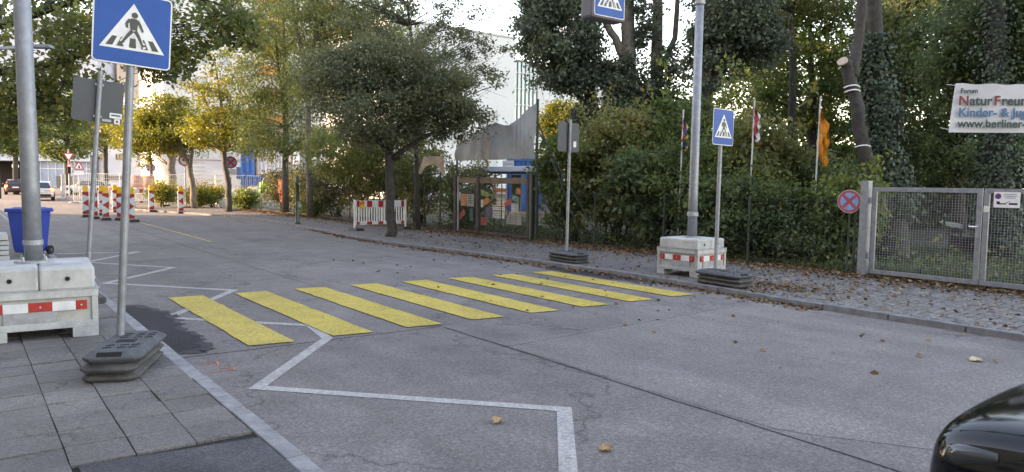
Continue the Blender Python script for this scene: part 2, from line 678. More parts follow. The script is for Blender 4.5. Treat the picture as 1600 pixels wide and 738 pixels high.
mb = MB()
ys = sorted(set([y for x, y in KR] + [-10, 6, 9, 14, 20, 25, 33, 41]))
row = []
for y in ys:
    row += [(1.62, y, 0), (krx(y) + 0.1, y, 0)]
fs = [(2 * i, 2 * i + 1, 2 * i + 3, 2 * i + 2) for i in range(len(ys) - 1)]
mb.add(row, fs)
mb.add([(-80, 60, 0), (9, 60, 0), (90, 60, 0), (90, 170, 0), (-80, 170, 0)], [(0, 1, 2, 3, 4)])
mb.add([(-40, 48, 0), (1.62, 48, 0), (1.62, 60, 0), (-40, 60, 0)], [(0, 1, 2, 3)])
road = tag(mb.build('road', ASPH), kind='structure')


def strip(pts, width, z, closed=False):
    """mitred strip along a polyline: list of quads"""
    P = [Vector(p[:2]) for p in pts]
    out = []
    for i, p in enumerate(P):
        d0 = (p - P[i - 1]).normalized() if i else (P[1] - p).normalized()
        d1 = (P[i + 1] - p).normalized() if i < len(P) - 1 else d0
        n0, n1 = Vector((-d0.y, d0.x)), Vector((-d1.y, d1.x))
        b = n0 + n1
        b = b.normalized() if b.length > 1e-6 else n0
        k = width / 2 / max(0.28, b.dot(n0))
        out.append((p + b * k, p - b * k))
    mbs = MB()
    vs = [(q.x, q.y, z) for a in out for q in a]
    mbs.add(vs, [(2 * i + 1, 2 * i + 3, 2 * i + 2, 2 * i) for i in range(len(P) - 1)])
    return mbs


def wob(a, b, n, amp, rng=RNG):
    a, b = Vector(a), Vector(b)
    return [a.lerp(b, i / n) + Vector(rng.normal(size=2)) * amp for i in range(n + 1)]


def ragged(pts, n, amp, seed=3):
    rng = np.random.default_rng(seed)
    out = []
    P = [Vector(p) for p in pts]
    for i in range(len(P)):
        a, b = P[i], P[(i + 1) % len(P)]
        for k in range(n):
            q = a.lerp(b, k / n)
            out.append(tuple(q + Vector(rng.normal(size=2)) * amp * (0.3 if k == 0 else 1)))
    return out


# joints and cracks of the carriageway, sheets just above it
for pts, wd in ((wob((4.86, -6), (4.93, 7.95), 40, 0.006), 0.02), (wob((4.91, 6.62), (10.35, 6.98), 24, 0.008), 0.014), (wob((1.76, 8.06), (4.9, 8.02), 20, 0.012), 0.016),
                (wob((4.95, 12.2), (5.0, 44), 40, 0.012), 0.014), (wob((5.0, 17.2), (10.05, 17.6), 20, 0.01), 0.02), (wob((1.8, 15.6), (4.9, 15.3), 20, 0.02), 0.02),
                (wob((5.0, 26.5), (10.4, 26.8), 20, 0.02), 0.03), (wob((2.0, 26), (4.95, 25.8), 20, 0.02), 0.03), (wob((5.6, 15.5), (7.6, 14.9), 9, 0.05), 0.012),
                (wob((3.2, 13.2), (4.6, 15.0), 9, 0.05), 0.01)):
    tag(strip(pts, wd, 0.003).build('road_joint', TAR), kind='structure')
tag(MB().sheet(ragged([(4.97, 6.72), (10.1, 7.0), (9.7, 2.2), (6.2, 1.2), (4.97, 3.2)], 8, 0.03, 21), 0.0025).build('road_patch', ground_mat('road_patch_surface', (0.224, 0.204, 0.194), ((0.188, 0.172, 0.166), (0.255, 0.233, 0.22)), speck=0.5, fine=60, bump=0.5, streak=True, stain=(0.65, 0.9))), kind='structure')
tag(MB().sheet(ragged([(1.745, 8.3), (2.08, 8.4), (2.2, 8.9), (2.13, 9.5), (2.22, 10.3), (2.2, 11.0), (1.98, 11.7), (1.745, 11.6)], 5, 0.045, 4), 0.008).build('tar_patch', TAR), kind='structure')
tag(MB().sheet(ragged([(10.64, 9.55), (10.655, 10.9), (10.58, 12.0), (10.5, 12.5), (10.25, 12.35), (10.2, 11.4), (10.22, 10.4), (10.35, 9.7)], 5, 0.035, 5), 0.008).build('tar_patch', TAR), kind='structure')

tag(MB().sheet(ragged([(1.745, 8.15), (2.13, 8.25), (2.26, 8.8), (2.2, 9.6), (2.3, 10.3), (2.27, 11.1), (2.0, 11.85), (1.745, 11.8)], 9, 0.05, 14), 0.006).build('tar_apron', OLDASPH), kind='structure')
tag(MB().sheet(ragged([(10.62, 9.2), (10.655, 10.9), (10.55, 12.4), (10.46, 13.0), (10.15, 12.7), (10.06, 11.4), (10.1, 10.2), (10.25, 9.3)], 7, 0.04, 15), 0.006).build('tar_apron', OLDASPH), kind='structure')
# painted markings
zz = [(3.06, 3.0), (3.95, 4.49), (2.09, 6.53), (3.43, 8.14), (3.56, 8.98), (2.18, 10.49), (3.63, 12.52), (2.02, 14.49), (3.52, 16.33), (2.19, 18.27), (3.54, 20.18), (1.85, 20.55)]
zz[0] = (2.62, 2.9)
tag(strip(zz, 0.125, 0.004).build('zigzag_marking', WHTM), kind='structure')
zc = tag(bpy.data.objects.new('zebra_crossing_marking', None), kind='structure')
COL.objects.link(zc)
for k in range(8):
    x = 2.54 + 0.985 * k
    y1 = 12.22 - 0.055 * k
    MB().sheet(ragged([(x, 8.22 - 0.02 * k), (x + 0.5, 8.15 - 0.018 * k), (x + 0.52, y1 - 0.05), (x + 0.01, y1)], 22, 0.005, 200 + k), 0.011).build('stripe', YELM, zc)
a, b = ground(212, 346), ground(330, 378)
tag(strip([a, b], 0.07, 0.004).build('lane_line', YELM), kind='structure')
for pts in ([(1.9, 7.62), (2.06, 7.7), (2.02, 7.5)], [(1.86, 7.28), (2.1, 7.32)], [(2.02, 7.42), (2.13, 7.36), (2.1, 7.25)]):
    tag(strip(pts, 0.018, 0.004).build('spray_mark', ORGM), kind='structure')

# kerbs ------------------------------------------------------------
kl = tag(bpy.data.objects.new('kerb_left', None), kind='structure')
COL.objects.link(kl)
y = -6.0
kmesh = None
while y < 46:
    L = 1.17
    o = MB().box((0, 0, -0.03), (0.125, L - 0.012, 0.24)).build('kerb_stone', KERB, kl, (1.685 - 0.0035 * max(0, y - 4) + random.uniform(-0.006, 0.006), y + L / 2, random.uniform(-0.004, 0.004)), random.uniform(-0.006, 0.006), bevel=0.008)
    y += L
kr = tag(bpy.data.objects.new('kerb_right', None), kind='structure')
COL.objects.link(kr)
y = -2.0
while y < 47:
    L = 1.0
    x0, x1 = krx(y), krx(y + L)
    ang = atan2(-(x1 - x0), L)
    MB().box((0, 0, -0.03), (0.13, L / cos(ang) - 0.012, 0.24)).build('kerb_stone', KERBR, kr, ((x0 + x1) / 2 + 0.065 + random.uniform(-0.006, 0.006), y + L / 2, random.uniform(-0.005, 0.004)), ang, bevel=0.01)
    y += L

# near pavement: base, slabs, patch --------------------------------
pl = tag(MB().sheet([(-14, -30), (1.64, -30), (1.64, 48), (-14, 48)], 0.066).build('pavement_left', JOINT), kind='structure')
tag(MB().sheet([(-14, 12.3), (1.58, 12.3), (1.5, 48), (-14, 48)], 0.084).build('pavement_far_strip', PAVE), kind='structure')
tag(MB().sheet([(0.54, -6), (1.62, -6), (1.615, 5.02), (0.54, 5.14)], 0.083).build('asphalt_patch', OLDASPH), kind='structure')
smesh = []
for k in range(5):
    rng = np.random.default_rng(40 + k)
    q = MB().box((0, 0, -0.02), (0.362, 0.366, 0.04))
    o = q.build('paving_slab', SLAB, pl, (0, 0, -5), bevel=0.004)
    smesh.append(o)
first = set()
for i in range(-4, 3):
    for j in range(-6, 20):
        x, yy = 0.5 + 0.37 * i + 0.185, 5.15 + 0.375 * j + 0.187
        if i >= 0 and j < 0:
            continue
        wd = 1.0
        k = random.randrange(5)
        if k not in first:
            o = smesh[k]
            first.add(k)
        else:
            o = smesh[k].copy()
            COL.objects.link(o)
        o.location = (x, yy, 0.09 + random.uniform(-0.006, 0.005))
        o.rotation_euler = (random.uniform(-0.014, 0.014), random.uniform(-0.014, 0.014), random.choice([0, pi / 2, pi]) + random.uniform(-0.008, 0.008))
# far pavement: base, cobbles --------------------------------------
KI = [(krx(y) + 0.12, y) for y in (-20, 0, 3.3, 5, 7.2, 8.6)]
tag(MB().sheet(KI + [(14.9, 8.6), (14.9, -20)], 0.062).build('cobbled_bed', JOINT), kind='structure')
KI2 = [(krx(y) + 0.12, y) for y in (8.6, 9.6, 11, 12, 13.3, 15.3, 17.2, 18.8, 22, 27, 31, 36, 39.5, 42.5, 44)]
tag(MB().sheet(KI2 + [(12.2, 47), (14.4, 44), (14.4, 24), (14.6, 17), (14.9, 8.6)], 0.084).build('pavement_right', PAVE), kind='structure')
cp = tag(bpy.data.objects.new('cobbled_pavement', None), kind='structure')
COL.objects.link(cp)
cob = []
r_ = 0
x = 10.7
yy = 0.6
while yy < 9.1:
    x = krx(yy) + 0.2 + (0.06 if r_ % 2 else 0)
    while x < 14.75:
        wd = random.uniform(0.11, 0.15)
        lim = 8.75 + 0.25 * sin(x * 2)
        if yy < lim:
            cob.append((x + wd / 2, yy + 0.05 * sin(x * 1.1) + random.uniform(-0.006, 0.006), wd))
        x += wd + 0.012
    yy += 0.135
    r_ += 1
vis = []
for c in cob:
    z = in_view((c[0], c[1], 0.08), 0.0)
    vis.append(z if z else 999)
order = sorted(range(len(cob)), key=lambda i: vis[i])
near = set(order[:300])
cv = []
for k in range(6):
    rng = np.random.default_rng(60 + k)
    q = MB()
    t = 0.8
    hx, hy = 0.5, 0.0615
    jit = lambda: rng.uniform(-0.006, 0.006)
    vs = []
    for z, s_ in ((-0.05, 1.0), (-0.018, 0.97), (0.0, 0.7)):
        for sx, sy in ((-1, -1), (1, -1), (1, 1), (-1, 1)):
            vs.append((sx * 0.0615 * s_ + jit(), sy * hy * s_ + jit(), z + (rng.uniform(-0.004, 0.004) if z == 0 else 0)))
    fs = [(8, 9, 10, 11)]
    for lv in (0, 4):
        for i in range(4):
            j = (i + 1) % 4
            fs.append((lv + i, lv + j, lv + 4 + j, lv + 4 + i))
    q.add(vs, fs)
    cv.append(q)
cfirst = {}
rest = MB()
for i, (x, yy, wd) in enumerate(cob):
    k = random.randrange(6)
    z = 0.078 + random.uniform(-0.006, 0.006)
    if i in near:
        if k not in cfirst:
            cfirst[k] = o = cv[k].build('cobble', COBB, cp, smooth=False)
        else:
            o = cfirst[k].copy()
            COL.objects.link(o)
        o.location = (x, yy, z)
        o.scale = (wd / 0.124, 1, 1)
        o.rotation_euler = (random.uniform(-.04, .04), random.uniform(-.04, .04), random.uniform(-.05, .05))
    elif yy > 2.5:
        rest.add([(vx * wd / 0.124 + x, vy + yy, vz + z) for vx, vy, vz in cv[k].v], cv[k].f)
tag(rest.build('cobble_field', COBB, cp), kind='stuff')

# park ground behind the fences, gently uneven ---------------------
nx, ny = 40, 60
vs, fs = [], []
for j in range(ny + 1):
    for i in range(nx + 1):
        x, yy = 14.4 + 75 * (i / nx) ** 1.5, -30 + 90 * j / ny
        z = 0.06 + (0.06 * sin(x * .7 + yy * .4) + 0.05 * sin(yy * .9 - x * .3)) * min(1, (x - 14.4) / 2) + 0.04
        vs.append((x, yy, z))
for j in range(ny):
    for i in range(nx):
        a = j * (nx + 1) + i
        fs.append((a, a + 1, a + nx + 2, a + nx + 1))
tag(MB().add(vs, fs).build('park_ground', SOIL, smooth=True), kind='structure')
tag(MB().sheet([(7.9, 44.4), (12.2, 47), (14.4, 44), (40, 44), (40, 60), (7.9, 60)], 0.05).build('construction_ground', ground_mat('gravel_ground', (0.2, 0.18, 0.15), ((0.13, 0.115, 0.1), (0.27, 0.245, 0.21)), fine=30, bump=0.8)), kind='structure')

# ================================================================== STREET FURNITURE
GZ = 0.088      # pavement level


def sign_face(root, w_, zc, name_plate='plate'):
    """blue pedestrian-crossing sign facing -Y, centred at height zc, thickness towards +Y"""
    h = w_ / 2
    MB().prism([(x, z + zc) for x, z in rrect(w_, w_, 0.06 * w_)], 0.0, 0.012).build('plate', SGREY, root)
    MB().prism([(x, z + zc) for x, z in rrect(w_ - 0.004, w_ - 0.004, 0.06 * w_)], -0.003, -0.0005).build('border', WHITER, root)
    MB().prism([(x, z + zc) for x, z in rrect(w_ * 0.955, w_ * 0.955, 0.045 * w_)], -0.006, -0.0032).build('blue_field', BLUE, root)
    T = [(-0.41 * w_, zc - 0.29 * w_), (0.41 * w_, zc - 0.29 * w_), (0.0, zc + 0.35 * w_)]
    MB().prism(T, -0.009, -0.0062).build('triangle', WHITER, root)
    pic = MB()
    L = [0]

    def st(poly):
        L[0] += 1
        pic.prism([(x * w_, zc + z * w_) for x, z in poly], -0.0115 - 0.0002 * L[0], -0.0092)

    for x0, x1, x2, x3 in ((-0.335, -0.25, -0.195, -0.255), (-0.2, -0.115, -0.09, -0.145), (-0.045, 0.045, 0.035, -0.035), (0.115, 0.2, 0.145, 0.09), (0.25, 0.335, 0.255, 0.195)):
        st([(x0, -0.255), (x1, -0.255), (x2, -0.125), (x3, -0.125)])
    pic.build('stripes_pictogram', BLK, root)
    wl = MB()
    for i, (a, b) in enumerate((((-0.005, -0.02), (-0.135, -0.2)), ((0.02, -0.02), (0.12, -0.215)), ((0.12, -0.215), (0.16, -0.205)), ((-0.135, -0.2), (-0.1, -0.185)))):
        wl.prism([(x * w_, zc + z * w_) for x, z in stroke(a, b, 0.085, 0.07)], -0.0136 - 0.0002 * i, -0.0128)
    wl.build('leg_outline', WHITER, root)
    fig = MB()
    pic = fig
    L[0] = 15
    st(disc(0.015, 0.192, 0.04, 18))
    st([(-0.05, 0.12), (-0.035, -0.01), (0.05, -0.01), (0.06, 0.12), (0.04, 0.145), (-0.03, 0.145)])
    for a, b, wa, wb in (((-0.045, 0.125), (-0.085, 0.07), .04, .034), ((-0.085, 0.07), (-0.075, 0.01), .034, .024), ((0.05, 0.125), (0.09, 0.06), .04, .032), ((0.09, 0.06), (0.125, -0.02), .03, .022),
                         ((-0.008, -0.02), (-0.07, -0.1), .052, .042), ((-0.07, -0.1), (-0.135, -0.2), .04, .028), ((0.025, -0.02), (0.075, -0.1), .052, .042), ((0.075, -0.1), (0.12, -0.21), .04, .028),
                         ((0.115, -0.212), (0.16, -0.202), .03, .02), ((-0.138, -0.2), (-0.105, -0.188), .03, .018)):
        st(stroke(a, b, wa, wb))
    fig.build('walking_figure', BLK, root)


def plate_stack(cx, cy, rot, hs, dims, labels, grp='rubber base plates under the temporary signs', sl=1.0):
    z = GZ
    for i, (h, lab) in enumerate(zip(hs, labels)):
        w_, l_ = dims[0] * (1 if i == len(hs) - 1 else 0.94), dims[1]
        t = thing('rubber_base_plate', lab, 'sign base', (cx + random.uniform(-.015, .015), cy + random.uniform(-.02, .02), z), rot + random.uniform(-.02, .02), grp)
        q = MB()
        hx, hy = w_ / 2, l_ / 2
        c = 0.06
        o1, o2, o3 = (hx - .03, hy - .03), (hx, hy), (hx - c, hy - c)
        vs = []
        for (x, y), zz_ in ((o1, 0.0), (o2, h * 0.35), (o2, h * 0.55), (o3, h)):
            k = 0.06
            vs += [(x - k, -y, zz_), (x, -y + k, zz_), (x, y - k, zz_), (x - k, y, zz_), (-x + k, y, zz_), (-x, y - k, zz_), (-x, -y + k, zz_), (-x + k, -y, zz_)]
        fs = [tuple(range(24, 32)), tuple(reversed(range(8)))]
        for lv in range(3):
            for k in range(8):
                k2 = (k + 1) % 8
                fs.append((lv * 8 + k, lv * 8 + k2, lv * 8 + 8 + k2, lv * 8 + 8 + k))
        q.add(vs, fs)
        q.build('body', RUB if i == len(hs) - 1 else RUBD, t, bevel=0.008)
        if i == len(hs) - 1:
            MB().box((0, -0.02, h), (0.16, 0.11, 0.008)).build('socket', DARK, t)  # raised dark pieces, here and below, stand for shade inside the recesses
            MB().box((-0.02, -hy + 0.035, h * 0.72), (0.2, 0.05, 0.02), Matrix.Rotation(0.7, 3, 'X')).build('grip', DARK, t)
            MB().box((0.02, hy - 0.035, h * 0.72), (0.2, 0.05, 0.02), Matrix.Rotation(-0.7, 3, 'X')).build('grip', DARK, t)
            for a_ in (-0.3, -0.2, 0.13, 0.22, 0.31):
                for b_ in (-0.09, 0.03, 0.12):
                    if abs(a_) < hy - 0.1 and abs(b_) < hx - 0.09:
                        MB().box((b_ + 0.03 * (a_ > 0), a_, h + 0.001), (0.07, 0.022, 0.007), Matrix.Rotation(0.5, 3, 'Z')).build('drain_slot', DARK, t)
        z += h
    return z


# zebra sign near the ballast block
zt = plate_stack(1.2, 7.52, radians(-25), (0.085, 0.085, 0.1), (0.48, 1.03),
                 ('mossy lowest rubber plate on the slabs under the big zebra crossing sign', 'middle rubber plate of the stack under the big zebra crossing sign', 'clean top rubber plate with dark sockets holding the big zebra crossing sign'))
t = thing('crossing_sign', 'large blue zebra crossing sign on the pole beside the big concrete ballast block', 'road sign', (1.2, 7.74, zt - 0.02), 0, 'blue zebra crossing signs')
t.rotation_euler = (radians(1.0), radians(3.0), radians(2))
MB().tube([(0, 0.045, 0), (0, 0.045, 3.28)], 0.036, 14).build('pole', POLE, t, smooth=False)
sign_face(t, 0.67, 2.9)
for z in (2.72, 3.08):
    MB().box((0, 0.03, z), (0.11, 0.05, 0.035)).build('clamp', GALVD, t)
# zebra sign across the road
zt = plate_stack(10.93, 8.17, radians(-4), (0.08, 0.08, 0.085), (0.5, 1.0),
                 ('lowest rubber plate under the small zebra sign beside the striped concrete block', 'middle rubber plate under the small zebra sign beside the striped concrete block', 'top rubber plate with leaf-strewn end holding the small zebra sign'))
t = thing('crossing_sign', 'smaller blue zebra crossing sign across the road before the shrubs', 'road sign', (11.1, 8.45, zt - 0.02), 0, 'blue zebra crossing signs')
t.rotation_euler = (0, radians(0.6), radians(4))
MB().tube([(0, 0.045, 0), (0, 0.045, 2.92)], 0.036, 12).build('pole', POLE, t)
sign_face(t, 0.655, 2.6)
for z in (2.45, 2.78):
    MB().box((0, 0.03, z), (0.11, 0.05, 0.035)).build('clamp', GALVD, t)

# sign seen from behind, far side
zt = plate_stack(11.05, 12.5, radians(-3), (0.075, 0.075, 0.08), (0.52, 0.98),
                 ('lowest rubber plate of the stack on the pavement opposite the zebra end', 'middle rubber plate of the stack on the pavement opposite the zebra end', 'top rubber plate of the stack carrying the small grey sign back'))
t = thing('sign_seen_from_behind', 'grey back of a square sign on a pole before the dark shrubs', 'road sign', (11.08, 12.62, zt - 0.02), 0)
t.rotation_euler = (0, radians(0.7), radians(3))
MB().tube([(0, 0, 0), (0, 0, 3.0)], 0.034, 12).build('pole', POLE, t)
MB().prism([(x, z + 2.6) for x, z in rrect(0.66, 0.66, 0.04)], 0.04, 0.052).build('plate', SGREY, t)
MB().prism([(x, z + 2.45) for x, z in rrect(0.09, 0.13, 0.01, cx=0.2)], 0.036, 0.039).build('sticker', WHITER, t)
# large sign seen from behind, near side
t = thing('sign_seen_from_behind', 'dark grey back of a sign with white stickers behind the big concrete block', 'road sign', (1.42, 12.0, GZ), 0)
t.rotation_euler = (0, radians(4.6), radians(2))
MB().tube([(0, 0, 0), (0, 0, 3.28)], 0.034, 12).build('pole', POLE, t)
MB().prism([(x, z + 2.86) for x, z in rrect(0.64, 0.6, 0.04)], 0.038, 0.052).build('plate', SGREY, t)
for z in (2.64, 3.09):
    MB().box((0, 0.03, z), (0.11, 0.04, 0.03)).build('clamp', GALVD, t)
st_ = MB().prism([(x, z + 2.68) for x, z in rrect(0.16, 0.075, 0.008, cx=0.235)], 0.03, 0.037).build('sticker', WHITER, t)
MB().box((0.235, 0.029, 2.685), (0.12, 0.002, 0.022)).build('print', SGREY, st_)
st_ = MB().prism([(x, z + 2.6) for x, z in rrect(0.075, 0.075, 0.008, cx=0.255)], 0.03, 0.037).build('sticker', WHITER, t)
MB().box((0.255, 0.029, 2.6), (0.03, 0.002, 0.035)).build('print', RED, st_)
MB().prism([(x, z + 2.6) for x, z in rrect(0.12, 0.035, 0.006, cx=0.12)], 0.03, 0.037).build('sticker', mat('sticker_grey', (0.35, 0.36, 0.37)), t)
MB().box((0, 0, 0.05), (0.4, 0.7, 0.1)).build('base', RUBD, t, bevel=0.02)


def ballast(cx, cy, rz, w_, d_, top, lab, lab_blocks, blkgrp='concrete blocks in the galvanised crates'):
    t = thing('ballast_crate', lab, 'ballast crate', (cx, cy, GZ), rz, 'galvanised ballast crates')
    hx, hy = w_ / 2, d_ / 2
    for sx in (-1, 1):
        for sy in (-1, 1):
            MB().box((sx * (hx - 0.125), sy * (hy - 0.09), 0.055), (0.25, 0.18, 0.11)).build('foot', GALV, t, bevel=0.004)
            MB().box((sx * (hx - 0.03), sy * (hy - 0.03), 0.33), (0.062, 0.062, 0.3)).build('corner_post', GALV, t, bevel=0.004)
    fr = MB()
    for z, hh, o in ((0.147, 0.075, 0.0), (0.49, 0.085, 0.006)):
        for sy in (-1, 1):
            fr.box((0, sy * (hy - 0.025 + o), z), (w_ + 2 * o, 0.05, hh))
        for sx in (-1, 1):
            fr.box((sx * (hx - 0.025 + o), 0, z), (0.05, d_ - 0.1, hh - 0.004))
    fr.build('frame', GALV, t, bevel=0.005)
    lip = MB()
    for sy in (-1, 1):
        lip.box((0, sy * (hy - 0.004), 0.535), (w_ + 0.02, 0.03, 0.012))
    for sx in (-1, 1):
        lip.box((sx * (hx - 0.004), 0, 0.536), (0.03, d_ - 0.03, 0.012))
    lip.build('rim', GALVD, t)
    MB().box((0, 0, 0.34), (w_ - 0.04, d_ - 0.04, 0.36)).build('concrete_core', CONCD, t, bevel=0.01)
    for ax in (0, 1):
        for s_ in (-1, 1):
            n = w_ if ax == 0 else d_
            e = hy if ax == 0 else hx
            pk = MB()
            R = Matrix.Rotation(0 if ax == 0 else pi / 2, 3, 'Z')
            pk.box(R @ Vector((-0.08 * n, s_ * (e - 0.012), 0.235)), (0.44 * n, 0.02, 0.17), R)
            pk.build('fork_pocket', GALVD, t, bevel=0.003)
            # reflective strip: half red, white, red, white, half red
            xs = [(-0.40, -0.30, 'red'), (-0.30, -0.095, 'w'), (-0.095, 0.105, 'red'), (0.105, 0.305, 'w'), (0.305, 0.405, 'red')]
            for x0, x1, k in xs:
                st2 = MB()
                st2.box(R @ Vector(((x0 + x1) / 2 * n, s_ * (e - 0.006), 0.36)), (abs(x1 - x0) * n - 0.002, 0.016, 0.1), R)
                o = st2.build('reflector_strip', RED if k == 'red' else WHITER, t)
                if k == 'red':
                    bo = MB()
                    bo.tube([R @ Vector(((x0 + x1) / 2 * n, s_ * (e - 0.004), 0.36)), R @ Vector(((x0 + x1) / 2 * n, s_ * (e + 0.008), 0.36))], 0.011, 8)
                    bo.build('bolt', GALV, o)
    lug = MB()
    lug.tube([(hx - 0.02, hy - 0.12, 0.52), (hx + 0.05, hy - 0.12, 0.52)], 0.03, 8)
    lug.tube([(hx - 0.02, -hy + 0.12, 0.52), (hx + 0.03, -hy + 0.12, 0.52)], 0.02, 8)
    lug.build('lifting_lug', GALVD, t)
    H = top - 0.5
    for k, s_ in enumerate((-1, 1)):
        b = thing('concrete_block', lab_blocks[k], 'concrete block', Matrix.Translation((cx, cy, GZ)) @ Matrix.Rotation(rz, 4, 'Z') @ Vector((s_ * (w_ / 4 - 0.01), 0, 0.525)), rz, blkgrp)
        bw = w_ / 2 - 0.025
        MB().box((0, 0, (top - 0.525) / 2), (bw, d_ - 0.06, top - 0.525)).build('body', CONC, b, bevel=0.028)
        for f in (-1, 1):
            hd = MB()
            y = f * (d_ / 2 - 0.03)
            zc = (top - 0.525) * 0.5
            hd.tube([(0, y - f * 0.012, zc), (0, y + f * 0.003, zc)], 0.036, 14)
            hd.build('hole_rim', CONCD, b)
            hh = MB().tube([(0, y - f * 0.01, zc), (0, y + f * 0.005, zc)], 0.024, 12).build('lifting_hole', DARK, b)  # solid dark disc stands for the shade inside the hole
    return t


ballast(0.71, 9.93, radians(-4), 1.1, 1.18, 0.78, 'big galvanised ballast crate with red and white strip beside the zebra sign and bin',
        ('pale concrete block of the big crate on the side away from the zebra sign pole', 'pale concrete block in the crate beside the large zebra sign pole'))
ballast(11.64, 9.5, radians(4), 0.95, 0.96, 0.73, 'striped ballast crate across the road, standing by the kerb before the shrubs',
        ('pale concrete block on the road side of the striped crate across the road', 'pale concrete block on the shrub side of the striped crate across the road'))

# lamp poles standing on the blocks
t = thing('lamp_pole', 'thick galvanised pole on the big concrete block beside the blue bin', 'lamp pole', (0.68, 10.08, GZ + 0.78), 0, 'thick poles of the crossing lamp')
t.rotation_euler = (radians(0.6), radians(-0.6), 0)
MB().tube([(0, 0, 0), (0, 0, 0.9), (0, 0, 7.2)], [0.095, 0.092, 0.075], 20).build('shaft', POLE, t, smooth=True)
MB().lathe([(0.19, 0), (0.19, 0.025), (0.13, 0.03)], 24).build('flange', GALVD, t)
MB().lathe([(0.097, 0.2), (0.104, 0.21), (0.104, 0.25), (0.097, 0.26)], 20).build('collar', GALVD, t)
for k in range(4):
    a = pi / 4 + k * pi / 2
    MB().tube([(0.155 * cos(a), 0.155 * sin(a), 0.02), (0.155 * cos(a), 0.155 * sin(a), 0.075)], 0.014, 6).build('bolt', GALV, t)
t = thing('lamp_pole', 'thick galvanised pole with forked bracket on the striped concrete block before the shrubs', 'lamp pole', (11.66, 9.52, GZ + 0.73), 0, 'thick poles of the crossing lamp')
t.rotation_euler = (0, radians(0.2), 0)
MB().tube([(0, 0, 0), (0, 0, 0.9), (0, 0, 6.2)], [0.095, 0.09, 0.075], 18).build('shaft', POLE, t, smooth=True)
MB().lathe([(0.17, 0), (0.17, 0.025), (0.13, 0.03)], 20).build('flange', GALVD, t)
MB().lathe([(0.097, 0.42), (0.11, 0.43), (0.11, 0.5), (0.097, 0.51)], 18).build('collar', GALVD, t)
MB().tube([(0, 0, 4.55), (0.0, 0, 4.62)], 0.1, 16).build('band', GALVD, t)
for s_ in (-1, 1):
    MB().tube([(0.05 * s_, 0, 4.62), (0.42 * s_, 0, 5.35)], 0.045, 10).build('fork_strut', POLE, t)
MB().tube([(0.55, 0, 5.4), (-3.1, 0, 5.6)], [0.06, 0.045], 12).build('arm', POLE, t)
# illuminated crossing box hanging from the arm
t = thing('crossing_light_box', 'hanging grey light box with blue zebra crossing face above the road', 'light box', (9.08, 9.5, 4.68), radians(0))
MB().box((0, 0, 0.4), (0.8, 0.3, 0.8)).build('housing', mat('box_grey', (0.12, 0.115, 0.13), 0.5, 0.1, 3), t, bevel=0.045)
f_ = thing('face_panel', None, None, (0, -0.152, 0.4))
f_.parent = t
sign_face(f_, 0.72, 0.0)
for s_ in (-1, 1):
    MB().tube([(0.25 * s_, 0, 0.79), (0.25 * s_, 0, 1.73)], 0.02, 8).build('hanger', GALVD, t)

# blue wheeled bin ---------------------------------------------------
t = thing('wheeled_bin', 'blue wheeled rubbish bin standing behind the big concrete block', 'bin', (1.27, 19.6, GZ), radians(-38))
q = MB()
vs = []
for z, a_, b_ in ((0.07, 0.205, 0.24), (0.2, 0.225, 0.265), (0.9, 0.27, 0.33), (1.0, 0.275, 0.335)):
    vs += [(-a_, -b_, z), (a_, -b_, z), (a_, b_, z), (-a_, b_, z)]
fs = [(3, 2, 1, 0), (12, 13, 14, 15)]
for l in range(3):
    for k in range(4):
        k2 = (k + 1) % 4
        fs.append((4 * l + k, 4 * l + k2, 4 * l + 4 + k2, 4 * l + 4 + k))
q.add(vs, fs).build('body', BLUEP, t, bevel=0.03)
MB().box((0, 0, 0.99), (0.63, 0.75, 0.05)).build('rim', BLUEP, t, bevel=0.015)
q = MB().box((0, -0.01, 1.035), (0.61, 0.76, 0.035), taper=0.96)
q.box((0, 0, 1.06), (0.5, 0.6, 0.03), taper=0.8)
q.build('lid', BLUEP, t, bevel=0.012)
MB().tube([(-0.25, 0.42, 0.98), (0.25, 0.42, 0.98)], 0.018, 8).build('handle', BLUEP, t)
for s_ in (-1, 1):
    w2 = MB().tube([(s_ * 0.25, 0.24, 0.1), (s_ * 0.31, 0.24, 0.1)], 0.1, 18).build('wheel', BLACK, t)
    MB().tube([(s_ * 0.305, 0.24, 0.1), (s_ * 0.318, 0.24, 0.1)], 0.04, 12).build('hub', mat('hub_grey', (0.08, 0.08, 0.08)), w2)
MB().tube([(-0.25, 0.24, 0.1), (0.25, 0.24, 0.1)], 0.012, 6).build('axle', GALVD, t)
# stacked grey boards at the edge
t = thing('board_stack', 'low stack of grey boards beside the blue bin', 'board stack', (0.32, 18.2, GZ), radians(0))
for k in range(6):
    MB().box((random.uniform(-.02, .02), random.uniform(-.02, .02), 0.05 + 0.098 * k), (0.95, 1.3, 0.082)).build('board', WALLG, t, (0, 0, 0), random.uniform(-.03, .03), bevel=0.006)


def on_x(px, py, X):
    d = FW + RT * ((px - 800) / F) + UP * ((369 - py) / F)
    t = X / d.x
    return Vector((0, 0, CAM_H)) + d * t


